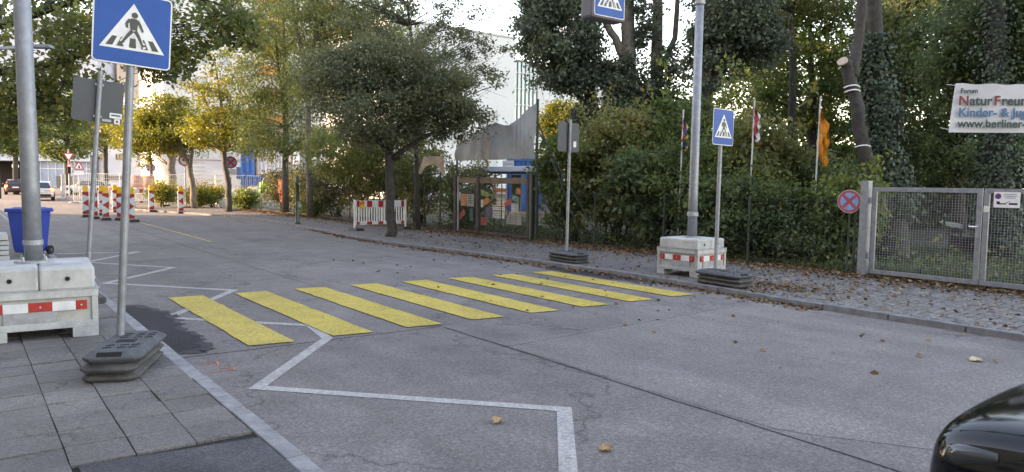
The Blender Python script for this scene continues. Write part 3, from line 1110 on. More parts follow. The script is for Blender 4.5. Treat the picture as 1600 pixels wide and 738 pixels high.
# roadside beacons ---------------------------------------------------
def beacon(flip):
    root = thing('beacon', 'x', 'traffic beacon', (0, 0, 0), 0, 'red and white beacons with yellow lamps at the roadworks')
    q = MB()
    q.box((0, 0, 0.05), (0.4, 0.8, 0.1), taper=0.85)
    q.build('foot', BLACK, root, bevel=0.01)
    MB().prism([(x, z + 0.63) for x, z in rrect(0.27, 1.04, 0.02)], -0.025, 0.025).build('board', WHITER, root)
    f = -1 if flip else 1
    for i, poly in enumerate(([(-0.125, 0.64), (0.125, 0.46), (0.125, 0.82)], [(-0.125, 1.14), (-0.125, 1.03), (0.125, 0.94), (0.125, 1.14)], [(-0.125, 0.13), (0.125, 0.13), (0.125, 0.34), (-0.125, 0.24)])):
        pts = [(x * f, z) for x, z in poly]
        if f > 0 and i == 1:
            pts = [(-0.125, 1.03), (0.125, 0.94), (0.125, 1.14), (-0.125, 1.14)]
        pts2 = pts if sum((pts[k][0] * pts[(k + 1) % len(pts)][1] - pts[(k + 1) % len(pts)][0] * pts[k][1]) for k in range(len(pts))) > 0 else pts[::-1]
        MB().prism(pts2, -0.029, -0.0255).build('red_stripe', RED, root)
    MB().box((0, 0, 1.19), (0.2, 0.11, 0.09)).build('lamp_base', YLAMP, root, bevel=0.01)
    MB().lathe([(0.08, -0.05), (0.115, -0.04), (0.115, 0.04), (0.08, 0.05)], 16).build('lamp_lens', YLAMP, root, (0, 0, 1.33)).rotation_euler = (pi / 2, 0, 0)
    return root


bl = beacon(False)
br = beacon(True)
used_b = {}
for x, y, fl, rz, lab in (
        (4.66, 38.6, 0, 8, 'outermost beacon of the roadworks cluster, with arrow pointing to the cars'),
        (4.78, 36.9, 0, 4, 'beacon partly behind the thin pole of the big grey sign back'),
        (5.55, 40.3, 0, 10, 'beacon standing behind the front row of the cluster'),
        (5.05, 35.6, 0, 2, 'front beacon of the cluster with arrow pointing away from the trees'),
        (5.56, 35.4, 1, -4, 'front beacon of the cluster with arrow pointing towards the trees'),
        (5.72, 33.8, 1, 20, 'beacon half hidden by the zebra sign pole'),
        (6.6, 43.5, 0, 14, 'small beacon in the middle of the cluster, farther back'),
        (8.3, 43.2, 0, 10, 'single beacon before the white crash barrier'),
        (9.25, 40.9, 0, 6, 'single beacon at the kerb before the street trees'),
        (7.75, 77.5, 0, 0, 'far beacon standing beside the white hatchback')):
    src = br if fl else bl
    if fl not in used_b:
        used_b[fl] = 1
        o = src
        o.location, o.rotation_euler = (x, y, 0.004), (0, 0, radians(rz - 8))
        tag(o, lab)
    else:
        clone(src, (x, y, 0.004), radians(rz - 8), lab)


# plastic barrier by the kerb tree -----------------------------------
def barrier(loc, rz, lab, lamps=True, w_=2.15):
    root = thing('site_barrier', lab, 'barrier', loc, rz, 'red and white plastic barriers')
    hw = w_ / 2
    for z, h in ((0.93, 0.24), (0.25, 0.12)):
        q = MB().box((0, 0, z), (w_ - 0.08, 0.035, h))
        bd = q.build('rail', WHITER, root, bevel=0.006)
        n = 9
        for k in range(n):
            if k % 2 == 0:
                x = -hw + 0.04 + (w_ - 0.08) * (k + 0.5) / n
                MB().box((x, -0.0195, z), ((w_ - 0.08) / n * (0.9 if 0 < k < n - 1 else 0.5), 0.004, h - 0.015)).build('red_panel', RED, bd)
    for s_ in (-1, 1):
        MB().box((s_ * (hw - 0.02), 0, 0.58), (0.05, 0.05, 1.0)).build('post', WHITE, root, bevel=0.006)
        MB().box((s_ * (hw - 0.1), 0, 0.04), (0.32, 0.62, 0.08), taper=0.85).build('foot', BLACK, root, bevel=0.01)
    n = 20
    first = None
    for k in range(n):
        x = -hw + 0.09 + (w_ - 0.18) * k / (n - 1)
        if first is None:
            first = MB().box((0, 0, 0.56), (0.038, 0.022, 0.5)).build('bar', WHITE, root, (x, 0, 0))
        else:
            o = first.copy()
            COL.objects.link(o)
            o.location = (x, 0, 0)
    if lamps:
        for x in (-hw + 0.3, hw - 0.62):
            l = MB().box((x, -0.05, 0.84), (0.12, 0.06, 0.14)).build('lamp_base', YLAMP, root, bevel=0.01)
            MB().lathe([(0.06, -0.03), (0.085, -0.025), (0.085, 0.025), (0.06, 0.03)], 14).build('lamp_lens', mat('orange_lamp', (0.8, 0.2, 0.01), 0.3), l, (x, -0.05, 0.97)).rotation_euler = (pi / 2, 0, 0)
    return root


barrier((12.2, 24.1, GZ), radians(4), 'red and white slatted barrier with two lamps behind the dark street tree')
barrier((7.2, 47.8, 0.004), radians(0), 'white slatted barrier with red panels among the roadworks beacons', False)
barrier((9.6, 50.5, 0.06), radians(-6), 'far slatted barrier before the mesh panels of the site', False)

# green post ---------------------------------------------------------
t = thing('green_post', 'dark green metal post with white label standing on the far pavement', 'post', (10.7, 28.3, GZ))
MB().lathe([(0.11, 0), (0.11, 0.05), (0.075, 0.08), (0.07, 0.6), (0.075, 0.62), (0.075, 0.72), (0.068, 0.74), (0.066, 1.55), (0.085, 1.57), (0.085, 1.65), (0.06, 1.68), (0.055, 1.85), (0.03, 1.93)], 16).build('shaft', GREENP, t, smooth=True)
MB().box((0.02, -0.07, 1.6), (0.08, 0.012, 0.07)).build('label_plate', WHITER, t)
MB().box((0.07, -0.05, 0.72), (0.14, 0.12, 0.13)).build('valve_box', mat('valve', (0.3, 0.36, 0.36), 0.5), t, bevel=0.02)
MB().box((0, -0.068, 0.5), (0.03, 0.012, 0.8)).build('strip', GALVD, t)


# steel mesh gate ----------------------------------------------------
FX = 14.52
gt = thing('steel_mesh_gate', 'double wing galvanised gate with square wire mesh by the cobbles', 'gate', (FX, 7.5, 0.09))
Rz = Matrix.Rotation(-pi / 2, 4, 'Z')      # local +x runs along -Y


def gate_leaf(y0, y1, sgn, nm):
    q = MB()
    H = 1.78
    b = 0.085
    q.box((0, (y0 + y1) / 2, H - b / 2), (0.05, abs(y1 - y0), b))
    q.box((0, (y0 + y1) / 2, 0.06 + b / 2), (0.05, abs(y1 - y0), b))
    for y in (y0, y1):
        s_ = 1 if y == y0 else -1
        q.box((0, y - s_ * b / 2, H / 2 + 0.03), (0.051, b, H - 2 * b - 0.06))
    o = q.build('gate_frame', POLE, gt, bevel=0.004)
    wm = MB()
    n = int((abs(y1 - y0) - 2 * b) / 0.05)
    for k in range(1, n):
        y = y0 - b - (abs(y1 - y0) - 2 * b) * k / n
        wm.box((0.0, y, H / 2 + 0.03), (0.0042, 0.0042, H - 2 * b - 0.06))
    n = int((H - 2 * b) / 0.05)
    for k in range(1, n):
        z = 0.06 + b + (H - 2 * b - 0.06) * k / n
        wm.box((0.005, (y0 + y1) / 2, z), (0.0042, abs(y1 - y0) - 2 * b, 0.0042))
    wm.build('wire_mesh', POLE, o)
    return o


l1 = gate_leaf(-0.12, -2.08, 1, 'a')
l2 = gate_leaf(-2.11, -4.1, 1, 'b')
for y in (0.02, -4.28):
    MB().box((0, y, 0.95), (0.16, 0.16, 1.9)).build('post', POLE, gt, bevel=0.006)
MB().box((-0.035, -0.0, 0.0), (0.001, 0.001, 0.001))
lk = MB().box((-0.03, -2.04, 1.02), (0.03, 0.06, 0.24)).build('lock_case', GALVD, l1, bevel=0.005)
MB().tube([(-0.04, -2.04, 1.1), (-0.1, -2.04, 1.1), (-0.1, -1.92, 1.1)], 0.014, 8).build('handle', mat('aluminium', (0.7, 0.7, 0.72), 0.3, metal=0.8), l1)
for z in (0.35, 1.45):
    MB().tube([(-0.02, -0.09, z), (-0.02, -0.09, z + 0.12)], 0.025, 8).build('hinge', GALVD, l1)
MB().box((-0.029, -2.16, 1.42), (0.004, 0.09, 0.11)).build('paper_note', mat('paper', (0.6, 0.6, 0.55), 0.8), l2)
# tow-away notice on the gate
t = thing('gate_notice', 'small white notice with red ring and tow truck picture on the mesh gate', 'notice', (FX - 0.035, 5.03, 1.68))
t.rotation_euler = (0, 0, -pi / 2)
MB().prism(rrect(0.4, 0.27, 0.012), -0.006, 0.0).build('board', WHITE, t)
MB().prism(disc(-0.135, 0.06, 0.05), -0.0085, -0.0062).build('red_ring', RED, t)
MB().prism(disc(-0.135, 0.06, 0.033), -0.0105, -0.0087).build('blue_disc', BLUE, t)
q = MB()
for k, w_ in enumerate((0.2, 0.2, 0.16)):
    q.box((0.05, -0.0075, 0.095 - 0.03 * k), (w_, 0.003, 0.008))
q.build('text_lines', SGREY, t)
q = MB().box((-0.08, -0.0075, -0.07), (0.14, 0.003, 0.02)).box((-0.13, -0.0078, -0.045), (0.05, 0.003, 0.03)).box((0.1, -0.0075, -0.068), (0.13, 0.003, 0.03))
q.add([(-0.02, -0.009, -0.06), (0.05, -0.009, -0.03), (0.05, -0.009, -0.022), (-0.02, -0.009, -0.05)], [(0, 1, 2, 3)])
q.build('tow_truck_pictogram', BLK, t)
# round no-stopping sign
def no_stop(name, label, loc, rz, r, M_ring=RED, pole=None, group=None):
    t = thing(name, label, 'road sign', loc, rz, group)
    MB().prism(disc(0, 0, r, 32), 0.0, 0.008).build('plate', WHITER, t)
    MB().prism(disc(0, 0, r * 0.965, 32), -0.003, -0.0003).build('red_disc', M_ring, t)
    R2 = r * 0.76
    w_ = r * 0.12
    for k in range(4):
        a0 = k * pi / 2
        p = []
        g = w_ * 1.2
        for i in range(9):
            a = -pi / 4 + (pi / 2) * i / 8
            a = max(-pi / 4 + 0.16, min(pi / 4 - 0.16, a))
            p.append((R2 * cos(a), R2 * sin(a)))
        p = [(g * 1.4, 0)] + p
        p = [(x * cos(a0) - z * sin(a0), x * sin(a0) + z * cos(a0)) for x, z in p]
        MB().prism(p, -0.0055, -0.0033).build('blue_wedge', mat('faded_blue', (0.16, 0.3, 0.52), 0.5, 0.3, 14), t)
    return t


t = no_stop('no_stopping_sign', 'round faded no stopping sign with red cross fixed beside the gate post', (FX - 0.06, 7.83, 1.57), -pi / 2 + 0.15, 0.235, mat('faded_red', (0.42, 0.07, 0.08), 0.5, 0.2, 10))
MB().tube([(0.0, 0.03, -1.45), (0.0, 0.03, 0.2)], 0.02, 8).build('pole', DGREEN, t)


# chain-link fences --------------------------------------------------
def mesh_fence(name, label, a, b, h, pitch, post_every, M, wire=0.0025, grp=None, cant=False, z0=0.08):
    a, b = Vector((*a, z0)), Vector((*b, z0))
    L = (b - a).length
    rz = atan2(b.y - a.y, b.x - a.x)
    t = thing(name, label, 'fence', a, rz, grp)
    n = max(1, round(L / post_every))
    f0 = None
    for k in range(n + 1):
        if f0 is None:
            q = MB().tube([(0, 0, 0), (0, 0, h + 0.05)] + ([(0, 0.0, h + 0.05), (0.12, -0.2, h + 0.3)] if cant else []), 0.024, 8)
            f0 = q.build('post', M, t, (L * k / n, 0, 0))
        else:
            o = f0.copy()
            COL.objects.link(o)
            o.location = (L * k / n, 0, 0)
    q = MB()
    k = pitch
    while k < L:
        q.box((k, 0.03, h / 2 + 0.03), (wire, wire, h - 0.06))
        k += pitch
    k = 0.06
    while k < h:
        q.box((L / 2, 0.034, k), (L, wire, wire))
        k += pitch
    q.build('wire_mesh', M, t)
    MB().tube([(0, 0.03, h), (L, 0.03, h)], 0.004, 5).build('tension_wire', M, t)
    return t


mesh_fence('mesh_fence', 'dark green mesh fence in front of the dense shrubs beside the steel gate', (FX, 7.72), (14.2, 17.55), 1.5, 0.12, 2.45, DGREEN)
mesh_fence('mesh_fence', 'mesh fence with cranked posts along the brown hedge behind the green post', (14.05, 25.0), (13.3, 43.5), 1.75, 0.14, 2.6, DGREEN, cant=True)

# garden gate with wooden rail ---------------------------------------
GX = 14.12
gg = thing('garden_gate', 'double garden gate of brown posts, wooden top rail and wire infill', 'gate', (GX, 17.75, 0.085))
for y, w_, h, M in ((0.0, 0.13, 2.02, DGREEN), (0.16, 0.1, 2.02, WOODD), (2.92, 0.13, 2.05, WOODD), (4.32, 0.14, 2.0, WOODD), (4.18, 0.05, 1.95, GALVD)):
    MB().box((0, y, h / 2), (w_, w_, h)).build('post', M, gg, bevel=0.008)
for y0, y1 in ((0.23, 2.84), (3.0, 4.13)):
    lf = MB().box((0, (y0 + y1) / 2, 1.82), (0.06, y1 - y0, 0.19)).build('top_rail', WOODB, gg, bevel=0.008)
    MB().box((0, (y0 + y1) / 2, 0.08), (0.06, y1 - y0, 0.07)).build('bottom_rail', WOODD, lf, bevel=0.005)
    q = MB()
    for k in range(30):
        q.box((0, (y0 + y1) / 2, 0.16 + k * 0.054), (0.006, y1 - y0 - 0.004, 0.006))
    for k in range(1, 9):
        q.box((0.006, y0 + (y1 - y0) * k / 9, 0.92), (0.006, 0.006, 1.6))
    q.build('wire_infill', DGREEN, lf)
MB().tube([(0.02, 1.6, 0.1), (0.02, 1.6, 1.72)], 0.018, 6).build('centre_bolt', DGREEN, gg)
t = thing('banner_mast', 'tall dark green mast at the end of the garden gate, with leaning struts', 'mast', (GX + 0.02, 17.55, 0.085))
MB().tube([(0, 0, 0), (0, 0, 4.3)], 0.035, 10).build('pole', DGREEN, t)
MB().tube([(0.02, -0.03, 3.55), (0.5, -1.6, 0.05)], 0.028, 8).build('strut', DGREEN, t)
MB().tube([(0.02, -0.05, 3.3), (0.7, -2.2, 0.05)], 0.024, 8).build('strut', DGREEN, t)
MB().tube([(0.02, -0.03, 1.7), (0.3, -1.0, 0.05)], 0.022, 8).build('strut', DGREEN, t)
t = thing('banner_mast', 'shorter dark mast carrying the low end of the grey banner', 'mast', (GX + 0.02, 22.05, 0.085))
MB().tube([(0, 0, 0), (0, 0, 3.05)], 0.035, 10).build('pole', DGREEN, t)
MB().tube([(0, 0, 2.52), (0, -4.45, 2.52)], 0.018, 8).build('cross_bar', DGREEN, t)

# grey mountain-shaped banner: cloth grid with folds and thickness
BAN = bpy.data.materials.new('banner_cloth')
BAN.use_nodes = True
nt = BAN.node_tree
bb = nt.nodes['Principled BSDF']
bb.inputs['Roughness'].default_value = 0.8
bb.inputs['Alpha'].default_value = 0.78
tc = nt.nodes.new('ShaderNodeTexCoord')
nz = nt.nodes.new('ShaderNodeTexNoise')
nz.inputs['Scale'].default_value = 1.3
nz.inputs['Detail'].default_value = 7
nz.inputs['Distortion'].default_value = 0.8
nt.links.new(tc.outputs['Object'], nz.inputs['Vector'])
rp = nt.nodes.new('ShaderNodeValToRGB')
rp.color_ramp.elements[0].position, rp.color_ramp.elements[0].color = 0.3, (0.3, 0.27, 0.26, 1)
rp.color_ramp.elements[1].position, rp.color_ramp.elements[1].color = 0.72, (0.46, 0.4, 0.37, 1)
e = rp.color_ramp.elements.new(0.62)
e.color = (0.36, 0.39, 0.38, 1)
e = rp.color_ramp.elements.new(0.48)
e.color = (0.43, 0.43, 0.43, 1)
nt.links.new(nz.outputs['Fac'], rp.inputs[0])
nt.links.new(rp.outputs[0], bb.inputs['Base Color'])
prof = [(0.0, 3.0), (0.15, 3.1), (1.0, 3.42), (2.0, 3.66), (2.35, 3.72), (2.75, 3.6), (3.1, 3.58), (3.7, 3.85), (4.4, 4.2)]


def top_at(s_):
    for (a, za), (b, zb) in zip(prof, prof[1:]):
        if a <= s_ <= b:
            return za + (zb - za) * (s_ - a) / (b - a)
    return prof[-1][1]


vs, fs = [], []
NU, NV = 44, 12
for side in (0, 1):
    for i in range(NU + 1):
        s_ = 4.4 * i / NU
        for j in range(NV + 1):
            z = 2.5 + (top_at(s_) - 2.5) * j / NV
            fold = 0.06 * sin(s_ * 3.1 + z * 1.7) * sin(pi * j / NV) + 0.03 * sin(s_ * 9 - z * 3) + 0.015 * sin(s_ * 21 + z * 9)
            vs.append((fold + 0.004 * side, -s_, z))
n1 = (NU + 1) * (NV + 1)
for side in (0, 1):
    for i in range(NU):
        for j in range(NV):
            a = side * n1 + i * (NV + 1) + j
            f = (a, a + 1, a + NV + 2, a + NV + 1)
            fs.append(f if side else f[::-1])
t = thing('picture_banner', 'grey mountain-shaped cloth banner strung between masts above the garden gate', 'banner', (GX - 0.03, 22.0, 0.085))
MB().add(vs, fs).build('cloth', BAN, t, smooth=True)
for py0, px0, c, w_, h_ in ((3.3, -3.35, (0.4, 0.1, 0.08), 0.55, 0.18), (3.0, -3.6, (0.12, 0.3, 0.22), 0.6, 0.2)):
    pass

# arch banner and little side gate
t = thing('side_gate', 'narrow wire gate of thin posts beside the kerb tree', 'gate', (GX + 0.1, 23.3, 0.085))
for y in (0, 1.15):
    MB().tube([(0, y, 0), (0, y, 2.1)], 0.03, 8).build('post', WOODD, t)
MB().tube([(0, -0.05, 2.05), (0, 1.2, 2.05)], 0.025, 8).build('top_bar', DGREEN, t)
q = MB()
for k in range(17):
    q.box((0, 0.575, 0.15 + k * 0.075), (0.005, 1.13, 0.005))
for k in range(1, 12):
    q.box((0.006, 1.15 * k / 12, 0.75), (0.005, 0.005, 1.3))
q.build('wire_infill', DGREEN, t)
t = thing('arch_sign', 'beige arched board above the narrow wire gate', 'sign board', (GX + 0.05, 23.85, 2.45))
t.rotation_euler = (0, 0, -pi / 2)
arc = []
for k in range(13):
    a = pi * k / 12
    arc.append((0.62 * cos(a), -0.28 + 0.4 * sin(a)))
poly = [(0.95, -0.34), (0.78, 0.32), (-0.6, 0.34), (-0.98, -0.3), (-0.75, -0.34)]
low = [(-0.5, -0.05), (0.0, 0.06), (0.5, -0.05), (0.75, -0.36)]
pts = [(-0.6, 0.34), (-0.98, -0.3), (-0.78, -0.34), (-0.5, -0.06), (0.0, 0.05), (0.5, -0.06), (0.75, -0.36), (0.95, -0.34), (0.78, 0.32)]
q = MB()
for i in range(4):
    pass
quads = [[(-0.98, -0.3), (-0.78, -0.34), (-0.5, -0.06), (-0.6, 0.34)], [(-0.6, 0.34), (-0.5, -0.06), (0.0, 0.05), (0.1, 0.33)], [(0.1, 0.33), (0.0, 0.05), (0.5, -0.06), (0.78, 0.32)], [(0.78, 0.32), (0.5, -0.06), (0.75, -0.36), (0.95, -0.34)]]
for qd in quads:
    q.prism(qd, 0, 0.02)
q.build('board', mat('beige_board', (0.36, 0.28, 0.2), 0.8, 0.25, 5), t)

# notices hung behind the garden gate
CM = {'orange': (0.62, 0.2, 0.05), 'white': (0.6, 0.6, 0.6), 'teal': (0.08, 0.3, 0.27), 'red': (0.5, 0.06, 0.06), 'green': (0.2, 0.36, 0.07), 'grey': (0.36, 0.35, 0.33), 'purple': (0.16, 0.15, 0.24), 'pale blue': (0.3, 0.42, 0.45)}
for x0, y0, x1, y1, c, tilt, lab in (
        (720, 303, 729, 322, 'orange', 0, 'upright orange notice hanging behind the garden gate'), (730, 303, 740, 323, 'white', 0, 'upright white notice next to the orange one behind the garden gate'),
        (711, 299, 720, 312, 'pale blue', 0.3, 'pale blue tilted notice near the gate post'), (715, 331, 727, 341, 'red', -0.6, 'small red tilted board low behind the garden gate'),
        (734, 326, 739, 345, 'teal', 0, 'narrow teal strip behind the garden gate'), (747, 299, 770, 308, 'green', 0.25, 'long green tilted board behind the garden gate'),
        (755, 309, 768, 319, 'orange', -0.4, 'small orange tilted board under the long green one'), (771, 294, 791, 302, 'orange', 0, 'orange lettered board near the top of the garden gate'),
        (771, 302, 791, 311, 'grey', 0, 'grey board under the orange lettered board'), (745, 312, 755, 324, 'white', 0, 'small white notice beside the middle gate post'),
        (751, 340, 760, 352, 'red', 0, 'red square board low in the middle of the garden gate'), (759, 325, 769, 339, 'purple', 0.2, 'dark purple board beside the white notice sheet'),
        (788, 313, 800, 322, 'red', -0.5, 'red arrow-like board beside the teal one'), (800, 306, 811, 316, 'teal', 0.3, 'teal tilted board near the gate end'),
        (806, 294, 814, 304, 'orange', 0, 'small orange square at the gate end'), (791, 334, 815, 352, 'grey', 0, 'wide grey picture board low at the gate end'), (799, 318, 810, 332, 'white', 0, 'pale framed sheet above the wide grey board')):
    p, p2 = on_x(x0, y0, GX + 0.3), on_x(x1, y1, GX + 0.3)
    t = thing('notice_board', lab, 'notice', (GX + 0.3, (p.y + p2.y) / 2, (p.z + p2.z) / 2), -pi / 2, 'notices behind the garden gate')
    t.rotation_euler = (0, tilt, -pi / 2)
    w_, h_ = abs(p.y - p2.y), abs(p.z - p2.z)
    MB().prism(rrect(w_, h_, 0.01), -0.006, 0.006).build('board', mat('notice_' + c.replace(' ', '_'), CM[c], 0.6, 0.12, 6), t)
    if h_ > 0.3:
        q = MB()
        for k in range(4):
            q.box((random.uniform(-.02, .02), -0.007, h_ * (0.3 - 0.16 * k)), (w_ * random.uniform(.5, .75), 0.002, h_ * 0.05))
        q.build('print_lines', mat('faint_print', (0.2, 0.19, 0.19), 0.7), t)
t = thing('notice_board', 'white notice sheet with two red bars behind the garden gate', 'notice', (0, 0, 0), -pi / 2, 'notices behind the garden gate')
p, p2 = on_x(770, 320, GX + 0.24), on_x(788, 342, GX + 0.24)
t.location = (p + p2) / 2
w_, h_ = abs(p.y - p2.y), abs(p.z - p2.z)
MB().prism(rrect(w_, h_, 0.01), -0.006, 0.006).build('board', WHITE, t)
MB().box((0, -0.008, h_ * 0.4), (w_ * 0.95, 0.003, h_ * 0.07)).box((0, -0.008, h_ * 0.06), (w_ * 0.95, 0.003, h_ * 0.05)).build('red_bar', RED, t)
q = MB()
for k in range(5):
    q.box((0, -0.008, h_ * (0.28 - 0.14 * k) - 0.01), (w_ * .7, 0.002, 0.012))
q.build('print_lines', mat('faint_print', (0.2, 0.19, 0.19)), t)
# awning behind
t = thing('shelter', 'small open shelter with pale blue awning behind the garden gate', 'shelter', (17.2, 20.7, 0.1))
MB().box((0, 2.05, 2.22), (1.3, 4.1, 0.2), Matrix.Rotation(0.05, 3, 'Y')).build('awning', mat('awning_blue', (0.42, 0.5, 0.6), 0.6, 0.1, 2), t, bevel=0.02)
for y in (0.1, 4.0):
    for x in (-0.5, 0.5):
        MB().tube([(x, y, 0), (x, y, 2.14)], 0.035, 8).build('post', WOODD, t)
for y in (0.7, 1.5, 2.6):
    MB().box((0.55, y, 1.35), (0.04, 0.6, 1.4)).build('back_panel', WALLG, t)
p = on_x(794, 258, 18.5)
t = thing('paper_board', 'white lined board above the pale blue awning', 'notice', p, -pi / 2)
MB().prism(rrect(0.78, 0.36, 0.01), -0.01, 0.01).build('board', WHITE, t)
q = MB()
for z in (-0.07, 0.04):
    q.box((0, -0.012, z), (0.74, 0.003, 0.012))
q.build('print_lines', SGREY, t)
MB().tube([(0, 0.03, -p.z + 0.1), (0, 0.03, 0.1)], 0.03, 6).build('post', WOODD, t)

# name banner by the steel gate --------------------------------------
p0 = at(1482, 207, 15.2)
t = thing('name_banner', 'white banner with red, green and blue lettering hung among the trees above the steel gate', 'banner', p0, -YAW - 0.1)
BW = mat('banner_white', (0.5, 0.5, 0.52), 0.55, 0.08, 2)
vs, fs = [], []
NU, NV = 30, 8
for side in (0, 1):
    for i in range(NU + 1):
        for j in range(NV + 1):
            u, v = i / NU, j / NV
            x = 3.6 * u + 0.09 * v * (1 - u)
            z = 1.0 * v + 0.0 - 0.03 * sin(pi * u) * v + 0.012 * sin(u * 40) * v
            y = 0.02 * sin(u * 9 + v * 2) + 0.012 * sin(u * 23) * v + 0.006 * side
            vs.append((x, y, z))
n1 = (NU + 1) * (NV + 1)
for side in (0, 1):
    for i in range(NU):
        for j in range(NV):
            a = side * n1 + i * (NV + 1) + j
            f = (a, a + NV + 1, a + NV + 2, a + 1)
            fs.append(f[::-1] if side else f)
MB().add(vs, fs).build('sheet', BW, t, smooth=True)
TG = mat('letter_green', (0.015, 0.045, 0.03), 0.6)
TR = mat('letter_red', (0.2, 0.02, 0.02), 0.6)
TB = mat('letter_blue', (0.03, 0.12, 0.24), 0.6)
dy = -0.045
text_mesh('lettering', 'Forum', 0.125, TG, t, (0.17, dy, 0.8), 0.005)
x = 0.14
for body, M in (('N', TR), ('atur', TG), ('F', TR), ('reunde', TG)):
    o = text_mesh('lettering', body, 0.265, M, t, (x, dy, 0.555), 0.007)
    x += max(v.co.x for v in o.data.vertices) + 0.022
x = 0.15
for body in ('Kinder- & Jugend',):
    text_mesh('lettering', body, 0.245, TB, t, (x, dy, 0.325), 0.007)
text_mesh('lettering', 'www.berliner-n', 0.225, TG, t, (0.15, dy, 0.105), 0.006)
for x, z in ((0.06, 0.05), (0.13, 0.96), (1.2, 0.95), (2.4, 0.95)):
    MB().tube([(x, 0.02, z), (x, 0.5, z + 0.08)], 0.005, 5).build('cord', WHITE, t)


# flags ---------------------------------------------------------------
def flag(loc, h, cols, z0, z1, w_, lab, rz=0.0):
    t = thing('flagpole', lab, 'flagpole', loc, rz)
    MB().tube([(0, 0, 0), (0.05, 0, h)], [0.024, 0.018], 8).build('pole', mat('flagpole_grey', (0.5, 0.5, 0.5), 0.5), t)
    n = 14
    vs, fs, q = [], [], MB()
    for i in range(n + 1):
        z = z0 + (z1 - z0) * i / n
        k = sin(pi * min(1, 0.15 + 0.85 * (1 - i / n)) * 0.85)
        for j in range(6):
            u = j / 5
            vs.append((0.04 + w_ * u * (0.55 + 0.45 * k) + 0.03 * sin(i * 1.1 + j), 0.07 * sin(j * 2.2 + i * 0.5), z - 0.35 * u * (z1 - z0) * (0.5 + 0.5 * i / n)))
    for i in range(n):
        for j in range(5):
            fs.append((i * 6 + j, i * 6 + j + 1, (i + 1) * 6 + j + 1, (i + 1) * 6 + j))
    q.add(vs, fs)
    q.mi = [min(len(cols) - 1, int((k % 5) / 5 * len(cols))) for k in range(len(fs))]
    o = q.build('flag', cols, t, smooth=True)
    s_ = o.modifiers.new('thick', 'SOLIDIFY')
    s_.thickness = 0.006
    return t


flag((*at(1268, 400, 17.4).xy, 0.1), 3.85, [mat('flag_orange', (0.62, 0.2, 0.01), 0.7, 0.15, 6)], 2.4, 3.65, 0.25, 'white flagpole with hanging orange flag among the trees', -0.7)
flag((*at(1167, 400, 18.2).xy, 0.1), 3.85, [mat('flag_red', (0.45, 0.06, 0.08), 0.7, 0.1, 6), WHITE], 2.95, 3.75, 0.16, 'white flagpole with limp red flag behind the small zebra sign', -0.7)
flag((*at(1058, 400, 19.3).xy, 0.1), 3.7, [RED, mat('flag_blue', (0.05, 0.08, 0.3), 0.7), mat('flag_yellow', (0.6, 0.45, 0.1), 0.7)], 2.75, 3.55, 0.14, 'thin flagpole with small many-coloured flag before the poplars', -0.7)

# bench seen through the gate
p = at(1505, 372, 20)
t = thing('park_bench', 'low grey bench standing on the grass behind the steel gate', 'bench', (p.x, p.y, 0.12), 0.6)
MB().box((0, 0, 0.45), (1.6, 0.4, 0.05)).build('seat', WOODD, t, bevel=0.01)
MB().box((0, 0.24, 0.75), (1.6, 0.05, 0.12)).build('backrest', mat('bench_top', (0.4, 0.42, 0.45), 0.5), t, bevel=0.01)
for x in (-0.65, 0.65):
    MB().box((x, 0, 0.22), (0.08, 0.4, 0.42)).build('leg', WOODD, t)
    MB().box((x, 0.22, 0.6), (0.06, 0.05, 0.3)).build('support', WOODD, t)

# ================================================================== BUILDINGS
def window_proto(w_, h_, frame_M, pane=None):
    f = MB()
    b = 0.07
    for s_ in (-1, 1):
        f.box((s_ * (w_ / 2 - b / 2), -0.03, 0), (b, 0.1, h_))
        f.box((0, -0.03, s_ * (h_ / 2 - b / 2)), (w_ - 2 * b, 0.1, b))
    f.box((0, -0.02, 0), (0.05, 0.06, h_ - 2 * b))
    o = f.build('window', frame_M)
    MB().box((0, 0.0, 0), (w_ - 2 * b, 0.02, h_ - 2 * b)).build('pane', pane or GLASS, o)
    return o


def put_windows(parent, proto, spots, rz=0.0):
    """spots local to the building: (x, y, z)"""
    for i, p in enumerate(spots):
        o = proto if i == 0 else copy_tree(proto)
        o.parent = parent
        o.location = p
        o.rotation_euler = (0, 0, rz)


FRW = mat('window_frame', (0.55, 0.56, 0.57), 0.6)
PALEGL = mat('curtained_glass', (0.3, 0.33, 0.36), 0.3, 0.3, 1.2)
FRD = mat('window_frame_dark', (0.08, 0.085, 0.09), 0.5)
GTEAL = mat('curtain_glass', (0.3, 0.4, 0.42), 0.12, 0.25, 0.35, spec=0.9)

# white slab with blank end wall
t = thing('white_slab_building', 'long white building with blank wall and glass stair tower behind the garden gate', 'building', (38, 65.5, 0))
MB().box((3.75, 10, 8.75), (15.5, 20, 17.5)).build('wall', WALLW, t)
MB().box((3.75, 10, 17.62), (15.7, 20.2, 0.2)).build('parapet', WALLG, t)
sp = []
for z in (14.6, 11.9, 9.2, 6.5):
    for x in (-3.2, -1.1, 1.0, 3.1, 5.2):
        sp.append((x, -0.02, z))
put_windows(t, window_proto(1.3, 1.4, FRW, PALEGL), sp)
MB().box((8.2, -0.05, 4.9), (1.9, 0.1, 9.2)).build('recess_panel', WALLG, t)
gl = MB().box((13.3, 10.5, 7.6), (3.5, 20, 15.2)).build('glass_tower', GTEAL, t)
q = MB()
for k in range(7):
    q.box((11.62 + 0.56 * k, 0.46, 7.6), (0.1, 0.12, 15.2))
q.build('mullion', FRD, gl)
q = MB()
for k in range(1, 9):
    q.box((13.3, 0.47, 1.75 * k), (3.5, 0.08, 0.16))
q.build('floor_band', WALLW, gl)
MB().box((13.35, 10.5, 15.3), (3.8, 20.2, 0.2)).build('glass_roof_edge', FRD, gl)
